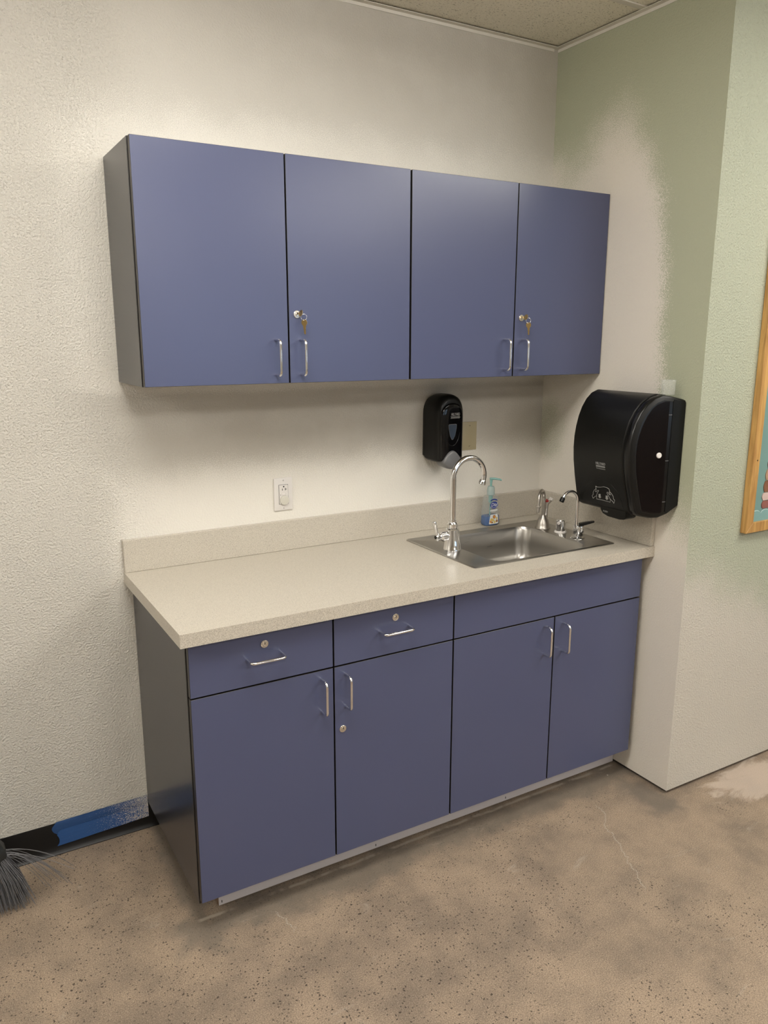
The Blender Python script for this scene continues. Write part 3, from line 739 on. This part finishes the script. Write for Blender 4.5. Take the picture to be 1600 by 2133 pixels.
obj('logo_lettering', tb, 'lwhite', lo)
decal('label_strip', [(-.0185, .0605), (.0180, .0615), (.0180, .0660), (-.0185, .0650)], 'lwhite', .0006)
decal('label_line', [(-.011, .0570), (.010, .0578), (.010, .0592), (-.011, .0584)], 'lwhite', .0006)
pic = decal('flower_panel', [(-.0235, .0105), (-.0205, .0085), (.0205, .0085), (.0235, .0105), (.0205, .040), (.0170, .047), (-.0160, .047), (-.0185, .040)], 'lwhite', .0006)
decal('orange_blossom', ell(.002, .037, .0072, .0074), 'lbrown', .0010, pic); decal('blossom_centre', ell(.002, .037, .0055, .0056), 'lorange', .0013, pic)
for (u, z, a, c, mt) in ((-.008, .028, .005, .004, 'lyellow'), (-.011, .019, .004, .005, 'lorange'), (-.003, .024, .005, .004, 'lyellow'), (.006, .026, .004, .004, 'lwhite'), (.010, .030, .0035, .005, 'lyellow'), (.011, .019, .0035, .005, 'lbrown'), (-.006, .015, .004, .003, 'lbrown'), (.0035, .016, .004, .005, 'lyellow')):
    decal('petal', ell(u * 1.4, z, a * 1.3, c * 1.1, 14), mt, .0010, pic)

# ================================================================== keys hanging in the wall-cabinet locks
def key_outline(head, blade):
    pts = [(.0095 * math.sin(a) * 1.0, head * .5 * math.cos(a) + head * .5) for a in [PI * .16 + (2 * PI - PI * .32) * k / 18 for k in range(19)]]
    # head below-> blade down
    return pts
def flat_key(bm, org, ux, uz, un, hw=.0088, hh=.0195, bl=.024, bw=.0036, th=.0018):
    org, ux, uz, un = Vector(org), Vector(ux).normalized(), Vector(uz).normalized(), Vector(un).normalized()
    o = [(-.0028, 0.0), (-hw * .75, -.001 - hh * .08), (-hw, -hh * .40), (-hw * .92, -hh * .68), (-hw * .5, -hh * .94), (-bw, -hh), (-bw, -hh - bl * .30), (-bw * .6, -hh - bl * .38), (-bw * .75, -hh - bl * .55), (-bw * .55, -hh - bl * .66), (-bw * .75, -hh - bl * .85), (0, -hh - bl), (bw * .7, -hh - bl * .93), (bw * .7, -hh - bl * .35), (bw, -hh - bl * .30), (bw, -hh), (hw * .5, -hh * .94), (hw * .92, -hh * .68), (hw, -hh * .40), (hw * .75, -.001 - hh * .08), (.0028, 0.0)]
    prism(bm, o, lambda p, t: org + ux * p[0] + uz * p[1] + un * t, -th / 2, th / 2)
    bmesh.ops.bevel(bm, geom=list(bm.edges), offset=.0003, segments=1, affect='EDGES')
    return bm
for (lx, lab) in ((US1 + .0278, 'brass keys on a ring in the lock of the left wall cabinet'), (US3 + .0305, 'brass keys on a ring in the lock of the right wall cabinet')):
    lz = 1.7255; ks = thing('key_ring', lab, 'keys', (lx, YU, lz), 'keys left in the wall cabinet locks')
    # key pushed into the lock: blade along +y, head towards the room, turned a little
    obj('key', flat_key(bmesh.new(), (lx + .004, YU - .0300, lz + .0025), (.25, -.05, .97), (.12, -1.0, 0), (1, .1, -.25), hw=.0100, hh=.0180, bl=.0062), 'brass', ks)
    c = Vector((lx + .0095, YU - .0275, lz - .0085)); a1 = Vector((.95, -.30, 0)).normalized(); rr = .0088
    pts = [c + a1 * (rr * math.cos(2 * PI * k / 24)) + Vector((0, 0, 1)) * (rr * math.sin(2 * PI * k / 24)) for k in range(25)]
    obj('ring', tube(bmesh.new(), pts, .0007, 8), 'chrome', ks, 60)
    obj('key', flat_key(bmesh.new(), c + Vector((.001, 0, -rr + .0025)), (.82, -.57, 0), (-.05, 0, 1), (.57, .82, 0)), 'brass', ks)

# ================================================================== wall plates
op = thing('wall_outlet', 'white wall outlet with round cap on its lower socket above the countertop', 'outlet', (.5585, 0, 1.065))
bm = Box(.5235, .5935, -.0060, -.0004, 1.0650, 1.1805, .0025, 2)
obj('plate', bm, 'white', op, 40)
obj('socket_insert', Box(.5420, .5752, -.0085, -.0055, 1.0890, 1.1560, .0010, 1), 'white', op)
obj('insert_gap', grid_slab(bmesh.new(), [.5410, .5420, .5752, .5762], [1.0880, 1.0890, 1.1560, 1.1570], {(1, 1)}, lambda u, v, t: (u, t, v), -.0066, -.0050), 'dark', op)
obj('ground_hole', lathe(bmesh.new(), [(.0026, 0), (.0026, .0006), (0, .0006)], (.5590, -.0082, 1.1500), '-y', 14), 'dark', op)
obj('blade_slot', Box(.5526, .5546, -.0090, -.0080, 1.1365, 1.1435), 'dark', op); obj('blade_slot', Box(.5640, .5660, -.0090, -.0080, 1.1365, 1.1445), 'dark', op)
obj('blade_slot', Box(.5660, .5700, -.0090, -.0080, 1.1395, 1.1412), 'dark', op)
obj('test_button', Box(.5520, .5635, -.0098, -.0080, 1.1195, 1.1262, .0006), 'white', op); obj('reset_button', Box(.5650, .5745, -.0102, -.0080, 1.1190, 1.1272, .0006), 'white', op)
obj('indicator', Box(.5462, .5472, -.0088, -.0080, 1.1185, 1.1235), 'dark', op)
obj('socket_cap', lathe(bmesh.new(), [(.0165, 0), (.0170, .0015), (.0160, .0042), (.0120, .0056), (0, .0060)], (.5605, -.0085, 1.1015), '-y', 30), 'cap', op, 40)
for z in (1.1720, 1.0735):
    s_ = obj('screw', lathe(bmesh.new(), [(.0030, 0), (.0030, .0008), (.0022, .0014), (0, .0014)], (.5585, -.0060, z), '-y', 14), 'white', op, 40)
    obj('screw_slot', Box(.5580, .5590, -.0078, -.0070, z - .0024, z + .0024), 'dark', s_)
bp = thing('blank_wall_plate', 'beige blank wall plate beside the black soap dispenser', 'wall plate', (1.3585, 0, 1.222))
obj('plate', Box(1.3235, 1.3938, -.0052, -.0004, 1.2225, 1.3345, .0018, 2), 'beigeplate', bp, 40)
for z, r in ((1.3190, 1.3), (1.2385, .6)):
    s_ = obj('screw', lathe(bmesh.new(), [(.0030, 0), (.0030, .0006), (.0020, .0012), (0, .0012)], (1.3587, -.0050, z), '-y', 14), 'beigeplate', bp, 40)
    b_ = Box(-.0026, .0026, -.0068, -.0061, -.0006, .0006); xform(b_, Matrix.Translation((1.3587, 0, z)) @ Matrix.Rotation(-r if r < 1 else 0, 4, 'Y'))
    obj('screw_slot', b_, 'dark', s_)

# ================================================================== soap dispenser on the back wall
DXc = 1.2030
sd = thing('soap_dispenser', 'glossy black wall soap dispenser with grey push lever', 'soap dispenser', (DXc, 0, 1.20))
def tomb(hw, zb, zt, y, arch=.072, n=16, cb=.006):
    pts = []
    pts += [(DXc - hw, y, zb + cb), (DXc - hw + cb, y, zb), (DXc + hw - cb, y, zb), (DXc + hw, y, zb + cb)]
    for k in range(n + 1):
        a = PI * k / n
        pts.append((DXc + hw * math.copysign(abs(math.cos(a)) ** .85, math.cos(a)), y, zt - arch + arch * math.sin(a) ** .85))
    return pts
obj('back_plate', loft(bmesh.new(), [tomb(.0620, 1.214, 1.4460, -.0004), tomb(.0630, 1.212, 1.4480, -.016)]), 'black', sd, 30)
body = obj('cover', loft(bmesh.new(), [tomb(.0625, 1.206, 1.4510, -.0150), tomb(.0630, 1.203, 1.4530, -.028), tomb(.0615, 1.202, 1.4530, -.070), tomb(.0585, 1.203, 1.4490, -.090), tomb(.0520, 1.205, 1.4400, -.100), tomb(.0470, 1.207, 1.4300, -.1025)]), 'black', sd, 35)
# glossy front panel, gently domed
obj('front_panel', loft(bmesh.new(), [tomb(.0490, 1.210, 1.4210, -.1018, .05), tomb(.0480, 1.211, 1.4200, -.1060, .05), tomb(.0430, 1.214, 1.4150, -.1080, .045), tomb(.0250, 1.222, 1.4000, -.1090, .035)]), 'blackgloss', sd, 60)
v_ = [Vector((DXc + s, -.1078 - .0012 * (1 - (s / .034) ** 2), z)) for s, z in [(.034 * math.sin(a), 1.262 + .062 * (1 - math.cos(a))) for a in [-1.35 + 2.7 * k / 24 for k in range(25)]]]
obj('ridge', tube(bmesh.new(), v_, .0012, 8), 'blackgloss', sd, 60)
win = [(-.017, .052), (-.014, .0545), (.014, .0545), (.017, .052), (.0165, .040), (.011, .015), (.004, .001), (0, -.001), (-.004, .001), (-.011, .015), (-.0165, .040)]
obj('window_rim', prism(bmesh.new(), [(a * 1.08, (c - .027) * 1.06 + .027) for a, c in win], lambda p, t: (DXc + p[0], t, 1.287 + p[1]), -.1065, -.1095), 'greyplastic', sd)
obj('level_window', prism(bmesh.new(), win, lambda p, t: (DXc + p[0], t, 1.287 + p[1]), -.1065, -.1102), 'bluegrey', sd)
pl = []
for dy_, s_ in ((-.060, .94), (-.092, 1.0), (-.108, 1.0), (-.1145, .93), (-.1165, .78)):
    lp = []
    for k in range(32):
        a = 2 * PI * k / 32; c_, sn = math.cos(a), math.sin(a)
        w_ = .0415 * (1.0 if sn < 0 else (1 - .30 * sn)); h_ = .030 if sn < 0 else .041
        lp.append((DXc + w_ * c_ * s_, dy_, 1.203 + h_ * sn * s_))
    pl.append(lp)
obj('push_lever', loft(bmesh.new(), pl), 'greyplastic', sd, 50)
tb = text_bm('HILLYARD', .0150, 0, .0002, .92); xform(tb, Matrix.Translation((DXc + .012, -.1094, 1.3790)) @ Matrix.Rotation(PI / 2, 4, 'X') @ Matrix.Diagonal((.62, 1, 1, 1)))
obj('lettering', tb, 'greyprint', sd)
bm = bmesh.new()
for r in range(3):
    for k in range(14):
        if (k + r) % 2 == 0: box(bm, DXc - .009 + k * .0030, DXc - .0062 + k * .0030, -.1096, -.1088, 1.3640 + r * .0028, 1.3664 + r * .0028)
o = obj('checker_print', bm, 'greyprint', sd); o['kind'] = 'stuff'

# ================================================================== paper towel dispenser on the short green wall
td = thing('towel_dispenser', 'large black paper towel dispenser on the green side wall', 'towel dispenser', (W, -.55, 1.04))
PR = [(.0005, 1.456), (.050, 1.468), (.085, 1.472), (.115, 1.4625), (.142, 1.442), (.163, 1.414), (.178, 1.383), (.189, 1.347), (.1955, 1.31), (.197, 1.27), (.193, 1.222), (.1825, 1.165), (.169, 1.108), (.160, 1.076), (.151, 1.063), (.135, 1.055), (.100, 1.047), (.070, 1.046), (.035, 1.058), (.0005, 1.082)]
def inset(pr, d):
    cxu, czu = .09, 1.26; out = []
    n = len(pr)
    for i, (u, z) in enumerate(pr):
        a = Vector(pr[i - 1]); c = Vector(pr[(i + 1) % n]); t_ = (c - a).normalized(); nn = Vector((-t_.y, t_.x))
        if nn.dot(Vector((cxu - u, czu - z))) < 0: nn = -nn
        q = Vector((u, z)) + nn * d
        if u < .001: q = Vector((u, z + (d if z < czu else -d)))
        out.append((max(q.x, .0005), q.y))
    return out
yr = lambda u, o=0.0: -.718 + .25 * u + o        # room-side cheek leans in towards the front
yl = lambda u, o=0.0: -.375 - .09 * u - o
def tloop(d, o, side=yr): return [(W - u, side(u, o), z) for u, z in inset(PR, d)]
obj('case', loft(bmesh.new(), [tloop(.012, .000), tloop(.004, .004), tloop(.002, .012), tloop(.002, .010, yl), tloop(.005, .004, yl), tloop(.014, .000, yl)]), 'black', td, 35)
# cover cheek on the room side: rounded glossy band and a flat smoky side
obj('cover_cheek', loft(bmesh.new(), [tloop(.020, -.0006), tloop(.008, .002), tloop(.003, .007), tloop(.0005, .014), tloop(.0000, .026), tloop(.0025, .031)]), 'cheek', td, 40)
sp = [(u, z) for u, z in inset(PR, .022) if u > .064]
sp = [(.064, sp[0][1])] + sp + [(.064, sp[-1][1])]
obj('side_panel', prism(bmesh.new(), sp, lambda p, t: (W - p[0], yr(p[0], t), p[1]), -.0020, .004), 'smoke', td)
obj('rear_frame', prism(bmesh.new(), [(.003, 1.446), (.046, 1.456), (.050, 1.450), (.050, 1.070), (.044, 1.064), (.003, 1.090)], lambda p, t: (W - p[0], yr(p[0], t), p[1]), -.0026, .004), 'black', td)
for z in (1.405, 1.2485, 1.105):
    obj('side_rib', prism(bmesh.new(), [(.051, z - .0011), (.064, z - .0011), (.064, z + .0011), (.051, z + .0011)], lambda p, t: (W - p[0], yr(p[0], t), p[1]), -.0014, .002), 'greyplastic', td)
# grained front shell, standing 2 mm proud
SI = [i for i, (u, z) in enumerate(PR) if u > .045 and not (z < 1.053)]
def shell(d, o, side):
    full = inset(PR, d)
    return [(W - full[i][0], side(PR[i][0], o), full[i][1]) for i in SI]
L = [shell(.010, .033, yr), shell(.0005, .033, yr), shell(-.0022, .036, yr), shell(-.0022, .014, yl), shell(-.0010, .008, yl), shell(.0025, .005, yl), shell(.010, .005, yl)]
obj('front_shell', loft(bmesh.new(), L, False, False, closed=False), 'blackgrain', td, 35)
# print on the front follows its curve
SZ = [(q[1], q[0]) for q in PR if q[0] > .14 and q[1] < 1.44]; SZ.sort()
def su(z):
    for (a, b_) in zip(SZ, SZ[1:]):
        if a[0] <= z <= b_[0]: return a[1] + (b_[1] - a[1]) * (z - a[0]) / (b_[0] - a[0])
    return SZ[0][1] if z < SZ[0][0] else SZ[-1][1]
def on_front(y, z, lift=.0026): return Vector((W - su(z) - lift, y, z))
def stroke(bm, pts, w):
    fine = []
    for p, q in zip(pts, pts[1:]):
        fine += [(p[0] + (q[0] - p[0]) * k / 3, p[1] + (q[1] - p[1]) * k / 3) for k in range(3)]
    fine.append(pts[-1])
    tube(bm, [on_front(*p) for p in fine], w, 6)
    return bm
PAPER = [(-0.4997, 1.1178), (-0.5038, 1.1267), (-0.503, 1.1394), (-0.511, 1.1367), (-0.5264, 1.1387), (-0.5421, 1.1431), (-0.5569, 1.1427), (-0.5668, 1.1392), (-0.5692, 1.1328), (-0.5667, 1.1252)]
PAPB = [(-0.5021, 1.1036), (-0.4993, 1.0906), (-0.5337, 1.0911), (-0.5652, 1.0899), (-0.5675, 1.1014)]
LH = [(-0.5034, 1.1296), (-0.4944, 1.1234), (-0.4863, 1.1131), (-0.4854, 1.1047), (-0.4788, 1.0994), (-0.4796, 1.0942), (-0.4824, 1.0893), (-0.4897, 1.096), (-0.4998, 1.1017), (-0.5067, 1.1132), (-0.5151, 1.1234), (-0.5119, 1.1252), (-0.5027, 1.1172), (-0.4976, 1.1192)]
RH = [(-0.5543, 1.1244), (-0.5598, 1.126), (-0.5667, 1.1174), (-0.5719, 1.1183), (-0.5674, 1.1227), (-0.5698, 1.1289), (-0.5771, 1.1233), (-0.5838, 1.1139), (-0.5833, 1.1052), (-0.5878, 1.1017), (-0.5858, 1.0955), (-0.5818, 1.0884), (-0.5789, 1.0942), (-0.5679, 1.1015), (-0.5617, 1.1113), (-0.5541, 1.123)]
A1 = [(-0.5129, 1.1114), (-0.5226, 1.1125), (-0.521, 1.1026), (-0.5248, 1.1027), (-0.5165, 1.0958), (-0.51, 1.1012), (-0.5124, 1.1016)]
A2 = [(-0.5477, 1.1117), (-0.5571, 1.1125), (-0.5556, 1.1027), (-0.5589, 1.1027), (-0.5503, 1.0953), (-0.5441, 1.1015), (-0.5464, 1.1019)]
obj('towel_outline', stroke(bmesh.new(), PAPER, .0007), 'greyprint', td); obj('towel_outline', stroke(bmesh.new(), PAPB, .0007), 'greyprint', td)
obj('hand_outline', stroke(bmesh.new(), LH, .0007), 'greyprint', td); obj('hand_outline', stroke(bmesh.new(), RH, .0007), 'greyprint', td)
for A in (A1, A2):
    obj('arrow_print', loft(bmesh.new(), [[on_front(*p, .0022) for p in A], [on_front(*p, .0032) for p in A]]), 'greyprint', td)
arcp = [(-.4252, 1.0745), (-.4382, 1.1011), (-.4567, 1.1311), (-.4868, 1.1542), (-.5191, 1.1661), (-.5529, 1.1665), (-.583, 1.156), (-.608, 1.132), (-.620, 1.101), (-.624, 1.076)]
obj('arch_ridge', stroke(bmesh.new(), arcp, .0006), 'black', td, 60)
R3 = Matrix(((0, 0, -1, 0), (-1, 0, 0, 0), (0, 1, 0, 0), (0, 0, 0, 1)))   # text x -> -y, text y -> up, normal -> -x
def wall_text(s, size, y, z, sx=1.0, sp=1.0, lift=.0032):
    tb = text_bm(s, size, 0.0, .0002, sp)
    xform(tb, R3 @ Matrix.Diagonal((sx, 1, 1, 1)))
    for v in tb.verts: v.co = on_front(y + v.co.y, z + v.co.z, lift) + Vector((v.co.x, 0, 0))
    return tb
obj('lettering', wall_text('HILLYARD', .0125, -.5360, 1.2262, .80), 'greyprint', td)
bm = bmesh.new()
for r in range(3):
    for k in range(18):
        if (k + r) % 2 == 0:
            y_ = -.5142 - k * .0024; z_ = 1.2130 + r * .0022
            x_ = on_front(y_, z_, .0034).x
            box(bm, x_, x_ + .0012, y_ - .0022, y_, z_, z_ + .0020)
o = obj('checker_print', bm, 'greyprint', td); o['kind'] = 'stuff'
obj('small_lettering', wall_text('The Cleaning Resource', .0052, -.5365, 1.2082, .86), 'greyprint', td)
# push bar under the front
pb = bmesh.new()
pbp = [(-.508, 1.075), (-.509, 1.054), (-.520, 1.041), (-.545, 1.034), (-.600, 1.0325), (-.622, 1.036), (-.632, 1.044), (-.630, 1.075)]
prism(pb, pbp, lambda p, t: (W - t, p[0], p[1]), .105, .1555)
bmesh.ops.bevel(pb, geom=list(pb.edges), offset=.0018, segments=2, affect='EDGES')
bar = obj('push_bar', pb, 'black', td, 35)
tb = text_bm('PUSH', .0095, 0, .0002)
xform(tb, Matrix.Translation((W - .1559, -.5350, 1.0495)) @ R3); obj('push_lettering', tb, 'greyprint', bar)
lu = .0905
obj('lock_button', lathe(bmesh.new(), [(.0098, 0), (.0098, .003), (.0082, .0048), (.0050, .0050), (.0044, .0042), (0, .0042)], (W - lu, yr(lu, -.0015), 1.2685), (-.243, -.970, 0), 26), 'white', td, 35)

# clear cup on top of the dispenser
cp = thing('plastic_cup', 'small clear plastic cup standing on the towel dispenser', 'cup', (W - .052, -.6830, 1.4690))
def cupm():
    bm = bmesh.new(); ring = lambda r, z: [(W - .052 + r * math.cos(2 * PI * k / 28), -.6830 + r * math.sin(2 * PI * k / 28), 1.4700 + z) for k in range(28)]
    return loft(bm, [ring(.0205, 0), ring(.0222, .002), ring(.0245, .050), ring(.0236, .050), ring(.0214, .003), ring(.004, .003)], True, True)
obj('cup_wall', cupm(), 'cup', cp, 40)
rg = [(W - .052 + .0248 * math.cos(2 * PI * k / 28), -.6830 + .0248 * math.sin(2 * PI * k / 28), 1.5198) for k in range(29)]
obj('cup_rim', tube(bmesh.new(), rg, .0012, 8), 'cup', cp, 60)

# ================================================================== bulletin board
bx0, bx1, bz0, bz1 = 2.013, 3.240, .969, 2.19; by = -D1; fd = .025; fw = .037
bb = thing('bulletin_board', 'oak framed bulletin board with teal paper on the right wall', 'bulletin board', ((bx0 + bx1) / 2, by, bz0))
def rail(pts):
    bm = prism(bmesh.new(), pts, lambda p, t: (p[0], t, p[1]), by - fd, by - .0006)
    bmesh.ops.bevel(bm, geom=list(bm.edges), offset=.0012, segments=1, affect='EDGES'); return bm
obj('frame_rail', rail([(bx0, bz0), (bx0 + fw, bz0 + fw), (bx0 + fw, bz1 - fw), (bx0, bz1)]), 'oak', bb)
obj('frame_rail', rail([(bx1, bz0), (bx1 - fw, bz0 + fw), (bx1 - fw, bz1 - fw), (bx1, bz1)]), 'oak', bb)
for z_, s_ in ((bz0, 1), (bz1, -1)):
    bm = rail([(0.0, bx0), (s_ * fw, bx0 + fw), (s_ * fw, bx1 - fw), (0.0, bx1)])
    for v in bm.verts: v.co = Vector((v.co.z, v.co.y, z_ + v.co.x))
    obj('frame_rail', bm, 'oak', bb)
for (x_, z_) in ((2.036, 1.235),):
    obj('nail_hole', lathe(bmesh.new(), [(.0028, 0), (.0028, .0006), (0, .0006)], (x_, by - fd + .0001, z_), '-y', 12), 'dark', bb)
obj('paper_backing', Box(bx0 + fw, bx1 - fw, by - .012, by - .001, bz0 + fw, bz1 - fw), 'teal', bb)
# scalloped border along the bottom
def scallop(x0, x1, z0, zt, rr_, n, y0, y1):
    pts = [(x1, z0), (x0, z0)]; w_ = (x1 - x0) / n
    for k in range(n):
        for i in range(9):
            a = PI - PI * i / 8
            pts.append((x0 + (k + .5) * w_ + w_ * .5 * math.cos(a), zt + rr_ * math.sin(a)))
    return prism(bmesh.new(), pts, lambda p, t: (p[0], t, p[1]), y0, y1)
obj('border_edge', scallop(bx0 + fw + .001, bx1 - fw - .001, bz0 + fw, bz0 + fw + .024, .0175, 22, by - .0121, by - .0131), 'paperedge', bb)
obj('border_strip', scallop(bx0 + fw + .001, bx1 - fw - .001, bz0 + fw, bz0 + fw + .0225, .0165, 22, by - .0131, by - .0142), 'teal2', bb)
# plank-print cut-out with a wavy left edge, one piece per board
zz = bz0 + fw + .045; cut = [(.030, 'plank_d'), (.030, 'plank_c'), (.044, 'plank_a'), (.042, 'plank_b'), (.040, 'plum'), (.045, 'plank_a'), (.040, 'plank_c'), (.044, 'plank_d')]
px0 = 2.104
for i, (hh, mt) in enumerate(cut):
    pts = [(px0 + .20, zz), (px0 + .20, zz + hh - .0022)]
    off = [.000, -.002, .002, .006, .012, .016, .010, .004][i]
    for k in range(9):
        t_ = 1 - k / 8; pts.append((px0 + off + .006 - .007 * math.sin(PI * t_), zz + (hh - .0022) * t_))
    obj('plank_print', prism(bmesh.new(), pts, lambda p, t: (p[0], t, p[1]), by - .0121, by - .0150), mt, bb)
    zz += hh

# ================================================================== painter's tape on the cove base
def tape(x0, x1, z0, z1, z0b, z1b, y0, ragged):
    bm = bmesh.new(); n = 26; fr = []
    rows = 7
    def yy(z):      # hugs the base, steps back to the wall above it
        return y0 if z < .1075 else y0 + .0022
    g = {}
    for i in range(n + 1):
        t_ = i / n
        for j in range(rows + 1):
            s_ = j / rows
            za = z0 + (z0b - z0) * t_; zb = z1 + (z1b - z1) * t_
            z_ = za + (zb - za) * s_
            xx = x0 + (x1 - x0) * t_
            if i == 0: xx += ragged[j % len(ragged)]
            g[i, j] = (xx, yy(z_) - .0006 * math.sin(7 * t_ + 2.1 * s_) ** 2, z_)
    for dy_ in (0, .0004):
        vs_ = {k: bm.verts.new((p[0], p[1] + dy_, p[2])) for k, p in g.items()}
        for i in range(n):
            for j in range(rows):
                bm.faces.new((vs_[i, j], vs_[i + 1, j], vs_[i + 1, j + 1], vs_[i, j + 1]))
    return bm
one('tape_strip', tape(-.276, .0235, .064, .1125, .072, .1205, -.0060, [.010, .004, -.004, -.008, -.010, -.008, -.002, .006]), 'tape_under', 'upper strip of blue painter\'s tape over the top of the black cove base', 'tape', (-.13, -.005, .09), 30)
one('tape_strip', tape(-.272, .0235, .028, .083, .040, .088, -.0074, [-.002, .004, .006, .006, .004, .000, .004, .010]), 'tape', 'lower strip of blue painter\'s tape with white overspray at its right end', 'tape', (-.13, -.007, .06), 30)

# ================================================================== broom in the corner of the picture
BRX, BRY = -.505, -.190
br = thing('broom', 'broom with dark head and splayed grey bristles by the wall', 'broom', (BRX, BRY, 0))
hd = [[(BRX + sx * w_, BRY + sy * d_, z_) for sx, sy in ((-1, -.6), (-.7, -1), (.7, -1), (1, -.6), (1, .6), (.7, 1), (-.7, 1), (-1, .6))] for w_, d_, z_ in ((.072, .030, .168), (.076, .033, .176), (.074, .033, .196), (.058, .030, .222), (.032, .024, .240), (.022, .020, .262))]
obj('head', loft(bmesh.new(), hd), 'broomhead', br, 40)
obj('pole', tube(bmesh.new(), [(BRX, BRY, .25), (BRX - .10, BRY + .06, .70), (BRX - .235, BRY + .165, 1.34)], .0115, 14), 'pole', br, 50)
bm = bmesh.new(); rnd = random.Random(3)
for k in range(620):
    u = rnd.uniform(-1, 1); w_ = rnd.uniform(-1, 1)
    top = Vector((BRX + u * .068, BRY + w_ * .027, .171))
    bx_ = BRX + u * .128 + rnd.gauss(0, .007); by_ = BRY + w_ * .048 + rnd.gauss(0, .006)
    bz_ = max(.002, rnd.uniform(.001, .016))
    mid = top.lerp(Vector((bx_, by_, bz_)), .5) + Vector((u * .006 + rnd.gauss(0, .002), w_ * .004, .004))
    tip = Vector((bx_ + rnd.gauss(0, .003), by_ + rnd.gauss(0, .003), bz_))
    tube(bm, [top, mid, tip], [.0010, .0010, .0007], 4, False)
for k in range(16):     # stray splayed strands
    top = Vector((BRX + .070, BRY + rnd.uniform(-.022, .022), .174)); ln = rnd.uniform(.10, .19); a = rnd.uniform(-.6, .35)
    p1 = top + Vector((ln * .35, rnd.uniform(-.02, .01), rnd.uniform(-.012, .010))); p2 = top + Vector((ln * .75, rnd.uniform(-.05, .02), rnd.uniform(-.10, -.04)))
    p3 = Vector((top.x + ln * 1.0, p2.y + rnd.uniform(-.02, .01), max(.004, p2.z - rnd.uniform(.03, .07))))
    cb = [top * (1 - q) ** 3 + p1 * (3 * q * (1 - q) ** 2) + p2 * (3 * q * q * (1 - q)) + p3 * q ** 3 for q in [i / 9 for i in range(10)]]
    tube(bm, cb, .0007, 4, False)
o = obj('bristles', bm, 'bristle', br); o['kind'] = 'stuff'
